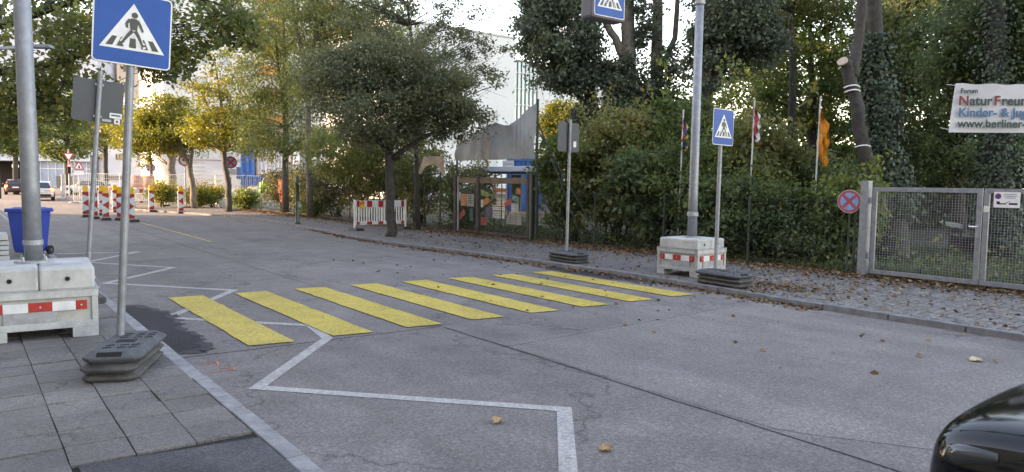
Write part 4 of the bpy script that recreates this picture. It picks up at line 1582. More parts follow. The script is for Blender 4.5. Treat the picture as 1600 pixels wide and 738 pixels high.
MB().box((21.0, 11.0, 7.55), (11.8, 20, 15.1)).build('wing_wall', WALLW, t)
# tall apartment block behind the birches
t = thing('apartment_tower', 'tall pale apartment block with orange balcony fronts behind the birches', 'building', (27.0, 90.0, 0))
MB().box((4.0, 8, 17), (24, 14, 34)).build('wall', WALLW, t)
w0 = window_proto(1.5, 1.5, FRW, PALEGL)
sp = [(x, 0.98, 4.2 + 2.9 * k) for k in range(10) for x in (-6.5, -3.9, -1.3, 1.3, 6.7, 9.3, 13.6)]
put_windows(t, w0, sp)
b0 = MB().box((0, 0, 0), (2.6, 1.1, 1.0)).build('balcony', mat('balcony_orange', (0.6, 0.22, 0.08), 0.6, 0.1, 2), t, bevel=0.03)
b0.location = (4.0, 0.5, 3.4)
for k in range(10):
    for x in (4.0, 11.4):
        if (k, x) != (0, 4.0):
            o = b0.copy()
            COL.objects.link(o)
            o.location = (x, 0.5, 3.4 + 2.9 * k)
for x in (2.6, 5.4, 10.0, 12.8):
    MB().box((x, 0.7, 17), (0.15, 0.6, 33.9)).build('balcony_fin', WALLBE, t)
t = thing('apartment_tower', 'pale beige apartment tower glimpsed between the yellow street tree and the crossing sign', 'building', (24.5, 128.0, 0))
MB().box((0, 5, 14), (9, 12, 28)).build('wall', WALLBE, t)
put_windows(t, window_proto(1.5, 1.5, FRW), [(x, -1.02, 4 + 2.9 * k) for k in range(8) for x in (-3, -1, 1, 3)])
# white building with small dark windows
t = thing('white_building', 'white rendered building with a few small dark windows behind the roadworks', 'building', (14.6, 109.5, 0), radians(-37))
MB().box((7.2, 5, 6), (14.4, 12, 12)).build('wall', mat('wall_pale_blue', (0.4, 0.45, 0.53), 0.8, 0.05, 0.3), t)
wd = window_proto(1.0, 0.72, FRD)
put_windows(t, wd, [(1.2, -1.03, 4.4), (3.6, -1.03, 4.4), (6.4, -1.03, 4.4), (9.0, -1.03, 4.4), (2.2, -1.03, 7.4), (5.2, -1.03, 7.4), (8.2, -1.03, 7.4)])
MB().box((0.4, -1.2, 2.2), (0.9, 0.3, 4.4)).build('dark_pier', FRD, t)
q = MB()
q.box((7.0, -1.1, 1.7), (11, 0.1, 0.5))
q.build('low_window_band', FRD, t)
# bridge-like building over the street
t = thing('passage_building', 'blue grey building bridging a dark passage at the street end', 'building', (4.9, 134.6, 0), radians(-37))
MB().box((-9, 6, 14.5), (50, 14, 21)).build('wall', WALLB, t)
MB().box((-9, -1.15, 6.7), (50.3, 0.4, 0.5)).build('ledge', WALLG, t)
MB().box((-1.0, 9, 2), (13, 0.4, 4)).build('passage_shade_wall', mat('passage_shade', (0.03, 0.03, 0.035), 0.9), t)  # near-black wall: the shade of the passage is put into its colour
MB().box((5.6, 0.5, 2.0), (0.7, 2.6, 4.0)).build('pillar', WALLBE, t)
sf = MB().box((11.2, 0.8, 2.0), (9.6, 2, 4.0)).build('shop_front', mat('shop_blue', (0.2, 0.26, 0.36), 0.5, 0.2, 0.6), t)
q = MB()
for k in range(9):
    q.box((6.6 + 1.15 * k, -0.23, 2.0), (0.1, 0.08, 3.9))
q.box((11.2, -0.24, 2.9), (9.5, 0.08, 0.12))
q.build('mullion', FRW, sf)
MB().box((10.2, -0.26, 0.9), (2.6, 0.08, 1.8)).build('dark_entrance', FRD, sf)
wb = window_proto(2.2, 1.6, FRW)
put_windows(t, wb, [(x, -1.02, 8.4 + 3 * k) for k in range(3) for x in (-1, 2, 5, 8, 11, 14)])
# site office and containers
t = thing('site_office', 'low white flat-roofed site office behind the mesh panels', 'building', (15.6, 66.4, 0), radians(-37))
MB().box((3.6, 3, 1.7), (7.2, 6, 3.4)).build('wall', WALLW, t)
MB().box((3.6, 3, 3.5), (7.5, 6.3, 0.22)).build('roof', WALLG, t)
q = MB()
for k in range(9):
    q.box((0.75, -0.02, 0.5 + 0.33 * k), (1.4, 0.05, 0.04))
q.build('cladding_joint', WALLG, t)
MB().box((4.4, -0.02, 2.3), (0.5, 0.06, 1.0)).build('window', mat('blue_glass', (0.06, 0.1, 0.22), 0.2), t)
MB().box((6.1, -0.02, 1.5), (0.9, 0.06, 2.2)).build('door', WALLG, t)
CB = mat('container_blue', (0.02, 0.14, 0.42), 0.5, 0.15, 1.5)
CW = mat('container_white', (0.55, 0.57, 0.6), 0.5, 0.1, 1.5)


def container(loc, rz, dims, M, lab, end=None):
    t = thing('site_container', lab, 'container', loc, rz, 'stacked containers of the building site')
    L, D, H = dims
    q = MB().box((L / 2, D / 2, H / 2), (L - 0.1, D - 0.1, H - 0.1))
    n = int(L / 0.3)
    for k in range(n):
        q.box((0.15 + (L - 0.3) * k / (n - 1), 0.03, H / 2), (0.15, 0.05, H - 0.3))
    q.build('shell', M, t)
    q = MB()
    for x in (0.06, L - 0.06):
        for y in (0.06, D - 0.06):
            q.box((x, y, H / 2), (0.13, 0.13, H))
    for z in (0.07, H - 0.07):
        for y in (0.06, D - 0.06):
            q.box((L / 2, y, z), (L - 0.26, 0.128, 0.14))
    q.build('frame', end or M, t)
    return t


container((18.0, 59.7, 0.05), radians(-37), (3.8, 2.4, 2.0), CB, 'lower blue container behind the hedge')
container((18.0, 59.7, 2.06), radians(-37), (1.1, 2.4, 2.45), CB, 'upper blue container end beside the white one')
container((18.95, 59.0, 2.06), radians(-37), (2.9, 2.4, 2.35), CW, 'white container stacked on the lower blue one', mat('container_rust', (0.35, 0.18, 0.12), 0.7))
p = on_x(697, 262, 24)
container((27.0, 36.5, 0.1), radians(-37), (6, 2.4, 3.2), CB, 'blue container behind the grey mountain banner')

# unseen block added along the near side of the street to shade the crossing
t = tag(thing('unseen_shade_block', None, None, (-11, 0, 0)), kind='structure')
MB().box((-7, 6, 10.25), (14, 92, 20.5)).build('wall', WALLBE, t)
MB().box((-7, 6, 20.7), (14.6, 92.6, 0.4)).build('roof', WALLG, t)
w1 = window_proto(1.4, 1.7, FRW)
put_windows(t, w1, [(0.03, y, 2.6 + 3.1 * k) for k in range(6) for y in range(-34, 52, 6)], pi / 2)

# ================================================================== CARS
def car(name, label, loc, rz, paint, lit=False, parked=False, L=4.3, H=1.46, group=None):
    t = thing(name, label, 'car', loc, rz, group)
    st = [  # y, half width, bottom, shoulder z, centre z
        (2.16, 0.68, 0.36, 0.70, 0.78), (2.13, 0.78, 0.30, 0.77, 0.85), (2.07, 0.835, 0.26, 0.81, 0.89), (1.95, 0.865, 0.24, 0.84, 0.925), (1.75, 0.88, 0.22, 0.865, 0.95), (1.4, 0.89, 0.2, 0.885, 0.97),
        (1.0, 0.895, 0.2, 0.895, 0.98), (0.72, 0.9, 0.2, 0.92, 0.985), (0.0, 0.905, 0.2, 0.94, 0.96), (-0.8, 0.905, 0.2, 0.95, 0.97), (-1.5, 0.89, 0.2, 0.955, 0.98), (-1.85, 0.86, 0.24, 0.95, 0.975), (-2.03, 0.8, 0.3, 0.9, 0.93), (-2.1, 0.72, 0.34, 0.8, 0.82)]
    rows = []
    for y, w_, b, s_, c in st:
        half = [(0, c), (w_ * 0.5, c - 0.012), (w_ * 0.78, c - (c - s_) * 0.42), (w_ * 0.9, s_ + 0.012), (w_ * 0.965, s_ - 0.03), (w_, s_ - 0.14), (w_ * 1.0, (s_ + b) / 2), (w_ * 0.985, b + 0.1), (w_ * 0.93, b), (0, b)]
        full = [(x, z) for x, z in half] + [(-x, z) for x, z in half[-2:0:-1]]
        rows.append([(x, y, z) for x, z in full])
    n = len(rows[0])
    vs = [p for r in rows for p in r]
    fs = []
    for i in range(len(rows) - 1):
        for k in range(n):
            k2 = (k + 1) % n
            fs.append((i * n + k, i * n + k2, (i + 1) * n + k2, (i + 1) * n + k))
    fs.append(tuple(range(n)))
    fs.append(tuple(reversed(range((len(rows) - 1) * n, len(rows) * n))))
    q = MB().add(vs, [f[::-1] for f in fs])
    b_ = q.build('body', paint, t, smooth=True)
    sub = b_.modifiers.new('smooth', 'SUBSURF')
    sub.levels = sub.render_levels = 2
    # greenhouse
    gh = [(0.78, 0.70, 0.955), (0.2, 0.62, H - 0.05), (-0.2, 0.60, H), (-1.1, 0.59, H - 0.02), (-1.65, 0.57, H - 0.12), (-2.0, 0.66, 0.97)]
    up_ = [(-w_, y, z) for y, w_, z in gh] + [(w_, y, z) for y, w_, z in gh]
    m6 = len(gh)
    q = MB().add(up_, [(i, i + 1, m6 + i + 1, m6 + i) for i in range(1, 4)])
    rf = q.build('roof', paint, t, smooth=True)
    sm = rf.modifiers.new('thick', 'SOLIDIFY')
    sm.thickness = 0.04
    q = MB().add([(-.7, .78, .955), (.7, .78, .955), (.62, .2, H - .055), (-.62, .2, H - .055)], [(0, 1, 2, 3)])
    q.build('windscreen', GLASS, t)
    q = MB().add([(-.56, -1.66, H - .125), (.56, -1.66, H - .125), (.66, -2.0, .96), (-.66, -2.0, .96)], [(0, 1, 2, 3)])
    q.build('rear_window', GLASS, t)
    for s_ in (-1, 1):
        pts = [(s_ * .84, .72, .94), (s_ * .66, .2, H - .07), (s_ * .64, -1.1, H - .05), (s_ * .61, -1.6, H - .14), (s_ * .8, -1.9, .96)]
        o = MB().add(pts, [(0, 1, 2, 3, 4) if s_ > 0 else (4, 3, 2, 1, 0)]).build('side_window', GLASS, t)
        pl_ = MB()
        pl_.tube([(s_ * .8, .78, .95), (s_ * .64, .2, H - .05), (s_ * .62, -1.1, H - .03), (s_ * .58, -1.66, H - .13), (s_ * .7, -2.0, .95)], 0.035, 6)
        pl_.tube([(s_ * .84, -.45, .94), (s_ * .65, -.45, H - .06)], 0.035, 6)
        pl_.build('pillar', paint, t, smooth=True)
        mr = MB().box((s_ * 0.99, 0.55, 1.0), (0.2, 0.12, 0.14)).build('mirror', paint, t, bevel=0.04)
        for y in (1.35, -1.3):
            wh = MB()
            wh.lathe([(0.2, -0.11), (0.3, -0.11), (0.325, -0.08), (0.325, 0.08), (0.3, 0.11), (0.2, 0.11)], 24)
            o = wh.build('wheel', BLACK, t, (s_ * 0.8, y, 0.325), smooth=False)
            o.rotation_euler = (0, pi / 2, 0)
            MB().lathe([(0.2, -0.112), (0.2, 0.112), (0.05, 0.118)], 20).build('rim', mat('alloy', (0.45, 0.45, 0.47), 0.35, metal=0.7), o)
            ar = MB()
            ar.tube([(s_ * 0.895, y + 0.37 * cos(a), 0.325 + 0.37 * sin(a)) for a in [pi * k / 10 for k in range(11)]], 0.03, 6)
            ar.build('wheel_arch', BLACK, t)
        # lamps
        hl = MB()
        hl.tube([(s_ * .6, 2.11, .68), (s_ * .73, 2.07, .71), (s_ * .815, 1.98, .75), (s_ * .85, 1.84, .785)], [.03, .05, .05, .02], 10)
        hl.build('headlight', mat('headlight_glass', (0.05, 0.055, 0.06), 0.08, spec=0.6), t, smooth=True)
        tl = MB().box((s_ * 0.72, -2.04, 0.83), (0.2, 0.14, 0.2))
        tl.build('tail_light', mat('tail_lit', (0.6, 0.02, 0.01), 0.3, emit=(1, 0.06, 0.03), estr=5.0) if lit else mat('tail_red', (0.3, 0.01, 0.01), 0.2), t, bevel=0.04)
    MB().box((0, -2.13, 0.42), (1.3, 0.08, 0.16)).build('rear_bumper', BLACK, t, bevel=0.03)
    MB().box((0, 2.14, 0.42), (1.0, 0.08, 0.2)).build('grille', BLACK, t, bevel=0.03)
    MB().box((0, -2.12, 0.72), (0.5, 0.02, 0.11)).build('number_plate', WHITE, t)
    if parked:
        from mathutils.bvhtree import BVHTree
        bpy.context.view_layer.update()
        bv = BVHTree.FromObject(b_, bpy.context.evaluated_depsgraph_get())

        def drop(x, y):
            h = bv.ray_cast(Vector((x, y, 3)), Vector((0, 0, -1)))[0]
            return (h.x, h.y, h.z - 0.001) if h else None
        for s_ in (-1, 1):
            ln = [drop(s_ * (0.755 + 0.02 * sin(k * .25)), 2.02 - 0.12 * k) for k in range(11)]
            ln = [p for p in ln if p]
            MB().tube(ln, 0.005, 5).build('bonnet_gap', BLACK, t)
    return t


PB = mat('car_black', (0.004, 0.0045, 0.006), 0.1, spec=0.45)
PW = mat('car_white', (0.6, 0.6, 0.6), 0.25, coat=0.6)
PBR = mat('car_brown', (0.09, 0.035, 0.028), 0.25, coat=0.6)
PS = mat('car_silver', (0.4, 0.42, 0.44), 0.3, coat=0.6)
car('parked_car', 'glossy black parked car whose bonnet corner reflects the trees', (4.2, -0.7, 0), radians(1), PB, parked=True)
car('waiting_car', 'white hatchback with lit tail lights waiting behind the thick pole', (5.0, 66.0, 0), radians(-4), PW, lit=True)
car('waiting_car', 'dark brown car with glowing tail light queueing near the dark passage', (4.55, 86.0, 0), radians(-4), PBR, lit=True)
car('passing_car', 'silver car crossing the junction behind the mesh panels', (10.2, 83.0, 0), radians(62), PS)

# ================================================================== FAR SIGNS, SIGNALS, ROADWORKS
def tri_sign(t, z, w_, up_):
    h = w_ * 0.87
    f = 1 if up_ else -1
    P = [(-w_ / 2, z - f * h / 3), (w_ / 2, z - f * h / 3), (0, z + f * 2 * h / 3)]
    if not up_:
        P = P[::-1]
    c = Vector((0, z))
    MB().prism(P, 0, 0.012).build('red_plate', RED, t)
    P2 = [tuple(c + (Vector(p) - c) * 0.68) for p in P]
    MB().prism(P2, -0.004, -0.001).build('white_field', WHITER, t)


t = thing('traffic_light', 'traffic light showing red with a yield sign above, beyond the roadworks', 'traffic light', (8.55, 81.5, 0))
MB().tube([(0, 0.12, 0), (0, 0.12, 4.4)], 0.06, 8).build('pole', GALVD, t)
MB().box((0, 0, 2.55), (0.3, 0.22, 0.95)).build('housing', BLACK, t, bevel=0.03)
for z, c in ((2.85, 'lit'), (2.55, 'a'), (2.25, 'g')):
    MB().tube([(0, -0.12, z), (0, -0.15, z)], 0.11, 14).build('lens', mat('red_signal', (0.8, 0.02, 0.02), 0.3, emit=(1, 0.03, 0.04), estr=6.0) if c == 'lit' else DARK, t)
tri_sign(t, 3.75, 0.95, False)
t = thing('warning_sign', 'triangular red bordered warning sign with white plate beside the red traffic light', 'road sign', (9.3, 80.9, 0))
MB().tube([(0, 0.05, 0), (0, 0.05, 3.3)], 0.04, 8).build('pole', GALVD, t)
tri_sign(t, 2.75, 0.95, True)
MB().prism([(-0.05, 2.6), (0.12, 2.6), (0.06, 2.85), (-0.02, 2.95)], -0.009, -0.005).build('symbol', BLK, t)
MB().box((0, 0, 2.15), (0.75, 0.02, 0.4)).build('white_plate', WHITER, t)
t = thing('street_lamp', 'street lamp with long curved arm beyond the roadworks', 'street lamp', (11.0, 98.6, 0))
MB().tube([(0, 0, 0), (0, 0, 3.4), (-0.3, 0.2, 4.2), (-1.2, 0.9, 5.0), (-2.6, 2.0, 5.35), (-4.2, 3.3, 5.3)], [0.09, 0.08, 0.07, 0.06, 0.05, 0.05], 8).build('pole', POLE, t, smooth=True)
MB().box((-4.5, 3.5, 5.27), (0.8, 0.3, 0.14), Matrix.Rotation(-0.66, 3, 'Z')).build('lamp_head', GALVD, t, bevel=0.03)
p = at(-70, 300, 14)
t = thing('street_lamp', 'flat grey street lamp head on an arm among the maple leaves', 'street lamp', (p.x, p.y, GZ))
q0 = at(-70, 78, 14) - Vector((p.x, p.y, GZ))
q1 = at(50, 74, 14) - Vector((p.x, p.y, GZ))
MB().tube([(0, 0, 0), (0, 0, q0.z - 0.3), q0, q1], [0.08, 0.06, 0.04, 0.03], 10).build('pole', POLE, t, smooth=True)
q2 = at(66, 73, 14) - Vector((p.x, p.y, GZ))
MB().box(q2, (0.42, 0.17, 0.07), Matrix.Rotation(-YAW, 3, 'Z'), taper=0.8).build('lamp_head', POLE, t, bevel=0.015)
t = thing('site_lamp', 'small white lantern on a post before the dark passage', 'lamp', (5.9, 113, 0))
MB().tube([(0, 0, 0), (0, 0, 2.9)], 0.06, 8).build('pole', WHITE, t)
MB().box((0.1, 0, 3.0), (0.7, 0.4, 0.4)).build('head', WHITE, t, bevel=0.05)
# round prohibition sign with arrow
t = thing('round_sign', 'round white sign with red ring and black arrow in front of a street tree', 'road sign', (10.75, 46.3, 0.085), radians(-10))
MB().tube([(0, 0.04, 0), (0, 0.04, 3.2)], 0.035, 8).build('pole', POLE, t)
MB().prism(disc(0, 2.8, 0.36, 32), 0, 0.012).build('red_disc', RED, t)
MB().prism(disc(0, 2.8, 0.275, 32), -0.004, -0.001).build('white_field', WHITER, t)
q = MB().prism([(-0.05, 2.77), (0.17, 2.77), (0.17, 2.83), (-0.05, 2.83)], -0.008, -0.005)
q.prism([(-0.19, 2.8), (-0.05, 2.72), (-0.05, 2.88)], -0.0085, -0.0055)
q.build('arrow', BLK, t)
MB().lathe([(0.42, 0), (0.42, 0.06), (0.3, 0.1)], 18).build('base', RUBD, t)
t = no_stop('no_stopping_sign', 'no stopping sign over a white plate on a round foot beside the wavy street tree', (12.0, 41.6, 2.72), radians(-10), 0.34, group=None)
MB().tube([(0, 0.04, -2.65), (0, 0.04, 0.3)], 0.03, 8).build('pole', POLE, t)
MB().box((0, 0.0, -0.52), (0.55, 0.012, 0.3)).build('white_plate', WHITER, t)
MB().lathe([(0.5, -2.64), (0.5, -2.58), (0.3, -2.53)], 18).build('foot', RUBD, t)
t = no_stop('no_stopping_sign', 'far small red rimmed sign behind the zebra sign pole', (12.3, 64.0, 2.6), radians(-10), 0.34)
MB().tube([(0, 0.04, -2.6), (0, 0.04, 0.3)], 0.03, 8).build('pole', POLE, t)


def site_panel(root):
    q = MB()
    for x in (0.02, 3.43):
        q.tube([(x, 0, 0.1), (x, 0, 2.0)], 0.024, 6)
    for z in (0.12, 1.98):
        q.tube([(0.02, 0, z), (3.43, 0, z)], 0.02, 6)
    q.build('frame', GALV, root)
    q = MB()
    for k in range(1, 24):
        q.box((3.43 * k / 24, 0, 1.05), (0.014, 0.008, 1.84))
    for k in range(1, 6):
        q.box((1.72, 0.008, 0.12 + 1.86 * k / 6), (3.38, 0.008, 0.012))
    q.build('bars', GALV, root)
    MB().box((0, 0, 0.06), (0.24, 0.7, 0.12)).build('foot', CONCD, root, bevel=0.01)


pts = [(6.2, 57), (8.6, 54.6), (11.0, 52.3), (13.4, 50.0), (15.9, 48.0), (18.6, 46.6)]
labs = ('mesh site fence panel behind the beacon cluster', 'mesh site fence panel behind the white slatted barrier', 'mesh site fence panel behind the leaning street tree', 'mesh site fence panel behind the wavy street tree', 'mesh site fence panel in front of the blue containers')
src = None
for (a, b, lab) in zip(pts, pts[1:], labs):
    rz = atan2(b[1] - a[1], b[0] - a[0])
    if src is None:
        src = thing('site_fence_panel', lab, 'fence', (*a, 0.05), rz, 'mesh panels round the building site')
        site_panel(src)
    else:
        clone(src, (*a, 0.05), rz, lab)
clone(src, (6.5, 67, 0.0), radians(80), 'far mesh site fence panel at the corner near the white hatchback')
clone(src, (7.1, 70.5, 0.0), radians(84), 'farthest mesh site fence panel beside the white hatchback')
# red and white boards behind the panels
t = thing('site_barrier', 'long red and white striped board at the back of the building site', 'barrier', (8.4, 57.5, 0.05), radians(-42), 'red and white plastic barriers')
q = MB().box((5, 0, 0.95), (10, 0.04, 0.22)).build('board', WHITER, t)
for k in range(0, 20, 2):
    MB().box((0.25 + 0.5 * k, -0.022, 0.95), (0.48, 0.004, 0.2)).build('red_panel', RED, q)
for x in (0.2, 3.3, 6.6, 9.8):
    MB().box((x, 0.05, 0.5), (0.08, 0.06, 1.1)).build('post', WHITE, t)
# pale spoil sheets, bags, tarps
def lump(name, lab, cat, loc, r, M, seed, grp=None):
    rng = np.random.default_rng(seed)
    vs, fs = [], []
    n, m_ = 14, 7
    for j in range(m_ + 1):
        a = (pi / 2) * j / m_
        for k in range(n):
            b = 2 * pi * k / n
            s_ = 1 + rng.uniform(-.16, .16)
            vs.append((r[0] * cos(a) * cos(b) * s_, r[1] * cos(a) * sin(b) * s_, r[2] * sin(a) * (1 + rng.uniform(-.12, .12))))
    for j in range(m_):
        for k in range(n):
            k2 = (k + 1) % n
            fs.append((j * n + k, j * n + k2, (j + 1) * n + k2, (j + 1) * n + k))
    o = MB().add(vs, fs).build(name, M, None, loc, smooth=True)
    return tag(o, lab, cat, grp)


lump('rubble_bag', 'crumpled white rubble bag lying beside the wavy street tree', 'bag', (13.6, 46.5, 0.05), (0.9, 0.6, 0.85), WHITE, 3)
lump('sand_pile', 'pale sand heap behind the wavy street tree', 'sand heap', (15.6, 48.2, 0.05), (1.6, 1.2, 1.3), CONCD, 4)
t = thing('sheet_wall', 'pink and white protective sheet hung at the roadworks', 'sheet', (9.5, 58.5, 0.05), radians(-37))
vs = [(2.2 * i / 12, 0.05 * sin(i * 1.3), z) for z in (0.75, 1.3, 1.9) for i in range(13)]
MB().add(vs, [(r * 13 + i, r * 13 + i + 1, r * 13 + 14 + i, r * 13 + 13 + i) for r in range(2) for i in range(12)]).build('sheet', mat('pink_sheet', (0.5, 0.26, 0.22), 0.7, 0.15, 3), t, smooth=True).modifiers.new('t', 'SOLIDIFY').thickness = 0.01
for x in (0, 2.2):
    MB().tube([(x, 0, 0), (x, 0, 1.95)], 0.03, 6).build('post', GALV, t)
t = thing('red_streamer', 'red cloth strip hanging on the hedge fence', 'streamer', (13.55, 38.6, 0.9), radians(-70))
vs = [(0.36 * j / 3 + 0.1 * (i / 8), 0.03 * sin(i * 1.1 + j), 1.2 * (1 - i / 8) - 0.3) for i in range(9) for j in range(4)]
MB().add(vs, [(i * 4 + j, i * 4 + j + 1, i * 4 + j + 5, i * 4 + j + 4) for i in range(8) for j in range(3)]).build('cloth', mat('red_cloth', (0.6, 0.07, 0.04), 0.7, 0.1, 5), t, smooth=True).modifiers.new('t', 'SOLIDIFY').thickness = 0.006
t = thing('green_tarp', 'bright green tarpaulin hung over the fence behind the blue container side', 'tarpaulin', (13.4, 41.2, 1.0), radians(-50))
vs = [(1.1 * j / 8, 0.05 * sin(j * 1.7 + i), 0.66 * (1 - i / 5) + 0.1 * sin(j * .5)) for i in range(6) for j in range(9)]
MB().add(vs, [(i * 9 + j, i * 9 + j + 1, i * 9 + j + 10, i * 9 + j + 9) for i in range(5) for j in range(8)]).build('cloth', mat('green_cloth', (0.12, 0.4, 0.06), 0.6, 0.15, 5), t, smooth=True).modifiers.new('t', 'SOLIDIFY').thickness = 0.006
# lattice crane mast behind the poplars
t = thing('tower_crane', 'reddish lattice crane mast glimpsed between the poplar trunks', 'crane', (81, 93, 0))
q = MB()
for sx in (-1, 1):
    for sy in (-1, 1):
        q.tube([(sx * .8, sy * .8, 0), (sx * .8, sy * .8, 46)], 0.12, 5)
for k in range(28):
    s_ = 1 if k % 2 else -1
    q.tube([(-.8 * s_, -.8, k * 1.6), (.8 * s_, -.8, k * 1.6 + 1.6)], 0.07, 4)
    q.tube([(-.8, -.8 * s_, k * 1.6), (-.8, .8 * s_, k * 1.6 + 1.6)], 0.07, 4)
q.build('mast', mat('crane_red', (0.5, 0.25, 0.2), 0.6), t)

# ================================================================== VEGETATION
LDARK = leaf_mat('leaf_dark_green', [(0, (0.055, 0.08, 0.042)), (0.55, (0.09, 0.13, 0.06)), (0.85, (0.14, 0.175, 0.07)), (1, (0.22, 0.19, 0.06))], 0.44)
LPOP = leaf_mat('leaf_poplar', [(0, (0.075, 0.095, 0.075)), (0.6, (0.115, 0.145, 0.1)), (1, (0.17, 0.2, 0.11))], 0.35, 0.36)
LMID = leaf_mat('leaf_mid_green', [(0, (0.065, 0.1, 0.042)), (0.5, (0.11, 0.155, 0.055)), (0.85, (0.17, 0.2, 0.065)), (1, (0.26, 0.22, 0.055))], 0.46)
LOLV = leaf_mat('leaf_olive', [(0, (0.085, 0.095, 0.04)), (0.5, (0.14, 0.155, 0.06)), (0.85, (0.21, 0.2, 0.07)), (1, (0.28, 0.2, 0.06))], 0.42)
LMAP = leaf_mat('leaf_maple', [(0, (0.1, 0.125, 0.06)), (0.5, (0.16, 0.185, 0.07)), (0.8, (0.24, 0.24, 0.07)), (1, (0.33, 0.24, 0.06))], 0.48)
LBIR = leaf_mat('leaf_birch', [(0, (0.12, 0.145, 0.06)), (0.5, (0.18, 0.21, 0.08)), (1, (0.28, 0.27, 0.1))], 0.45)
LYEL = leaf_mat('leaf_yellow', [(0, (0.07, 0.095, 0.03)), (0.4, (0.13, 0.15, 0.035)), (0.8, (0.22, 0.2, 0.04)), (1, (0.3, 0.21, 0.045))], 0.4)
LGRY = leaf_mat('leaf_grey_brown', [(0, (0.085, 0.1, 0.06)), (0.55, (0.125, 0.14, 0.08)), (0.85, (0.17, 0.165, 0.085)), (1, (0.21, 0.155, 0.07))], 0.42)
LIVY = leaf_mat('leaf_ivy', [(0, (0.022, 0.036, 0.02)), (0.6, (0.04, 0.064, 0.034)), (1, (0.07, 0.1, 0.05))], 0.12, 0.4)
LFALL = leaf_mat('leaf_fallen', [(0, (0.06, 0.03, 0.016)), (0.4, (0.15, 0.075, 0.032)), (0.8, (0.24, 0.14, 0.06)), (1, (0.32, 0.23, 0.12))], 0.1, 0.7)
LGRS = leaf_mat('grass_blade', [(0, (0.03, 0.05, 0.02)), (0.7, (0.06, 0.09, 0.03)), (1, (0.13, 0.12, 0.05))], 0.25)


def E_(px, py, dep, rpx, rpy, rd, n, cr, nl):
    """crown lobe: centre at a pixel and depth, radii from pixel sizes there"""
    c = at(px, py, dep)
    k = dep / F
    return (tuple(c), ((rpx * k + rd) / 2 if rd else rpx * k, (rpx * k + rd) / 2 if rd else rpx * k, rpy * k), n, cr, nl)


def A(px, py, d):
    return tuple(at(px, py, d))


# dark round street tree behind the barrier
b_ = (11.05, 21.0, 0.085)
tree('street_tree', 'dense dark round-crowned tree growing in the pavement beside the striped barrier', 'tree', b_,
     [[(b_, 0.19), (A(611, 360, 23.4), 0.16), (A(609, 300, 23.4), 0.14), (A(607, 235, 23.4), 0.13)], [(A(607, 240, 23.4), 0.1), (A(585, 200, 23.6), 0.08), (A(545, 150, 23.8), 0.05)],
      [(A(607, 240, 23.4), 0.1), (A(628, 190, 23.2), 0.08), (A(650, 120, 23.2), 0.05)], [(A(609, 250, 23.4), 0.08), (A(660, 215, 23), 0.06), (A(715, 190, 22.8), 0.03)]],
     [E_(555, 128, 23.5, 82, 66, 0, 80, 0.5, 160), E_(640, 110, 23.5, 80, 55, 0, 66, 0.48, 155), E_(705, 165, 23, 68, 58, 0, 62, 0.48, 150), E_(605, 185, 23.4, 115, 40, 0, 74, 0.48, 150), E_(520, 120, 23.7, 38, 50, 0, 26, 0.4, 120),
      E_(600, 215, 23.3, 85, 20, 0, 22, 0.35, 70)],
     LGRY, BARKD, 0.1, 70, seed=3, limb_r=0.05)
# airy tree just behind it
tree('street_tree', 'slender airy tree with loose twigs rising behind the dark round tree', 'tree', A(653, 358, 27),
     [[(A(653, 360, 27), 0.1), (A(650, 260, 27), 0.085), (A(652, 150, 27), 0.07), (A(640, 40, 27), 0.05), (A(632, -60, 27), 0.03)]],
     [E_(700, 30, 26.5, 60, 45, 0, 26, 0.35, 55), E_(735, 75, 26.5, 55, 32, 0, 22, 0.32, 50), E_(745, 120, 26.3, 55, 26, 0, 20, 0.32, 55), E_(620, 30, 27.5, 70, 70, 0, 34, 0.4, 65), E_(560, 20, 28, 60, 60, 0, 26, 0.42, 60), E_(640, -70, 27, 90, 60, 0, 24, .45, 60)],
     LGRY, BARKD, 0.11, 90, seed=5, limb_r=0.03, sag=0.05)
# birches with hanging sprays
tree('birch_tree', 'tall birch with hanging pale green sprays above the brown hedge', 'tree', A(446, 330, 36),
     [[(A(446, 332, 36), 0.17), (A(446, 200, 36), 0.14), (A(444, 80, 36), 0.1), (A(438, -80, 36), 0.06)], [(A(446, 190, 36), 0.1), (A(430, 60, 36), 0.06), (A(405, 10, 36), 0.04)]],
     [E_(445, 40, 36, 80, 60, 0, 90, 0.8, 90), E_(425, 130, 36, 70, 60, 0, 70, 0.7, 90), E_(445, 205, 35.5, 80, 55, 0, 70, 0.65, 85), E_(440, -60, 36, 80, 60, 0, 34, 0.8, 90), E_(400, 215, 36, 40, 30, 0, 14, 0.6, 60)],
     LBIR, BARKL, 0.16, 70, seed=8, hang=1.6, limb_r=0.05, asp=0.45, sag=0.3)
tree('birch_tree', 'forked birch with drooping sprays between the first birch and the dark round tree', 'tree', A(484, 335, 33),
     [[(A(484, 338, 33), 0.15), (A(482, 200, 33), 0.13), (A(478, 105, 33), 0.12)], [(A(478, 110, 33), 0.11), (A(462, 40, 33), 0.08), (A(450, -60, 33), 0.04)], [(A(478, 110, 33), 0.11), (A(497, 40, 33), 0.08), (A(510, -70, 33), 0.04)]],
     [E_(510, 35, 33, 85, 60, 0, 95, 0.7, 90), E_(580, 40, 33, 70, 60, 0, 80, 0.7, 90), E_(500, 115, 32.5, 60, 45, 0, 50, 0.6, 80), E_(535, 235, 30, 65, 45, 0, 60, .55, 100), E_(490, -50, 33, 90, 60, 0, 36, 0.8, 90)],
     LBIR, BARKL, 0.15, 60, seed=9, hang=1.4, limb_r=0.045, asp=0.45, sag=0.3)
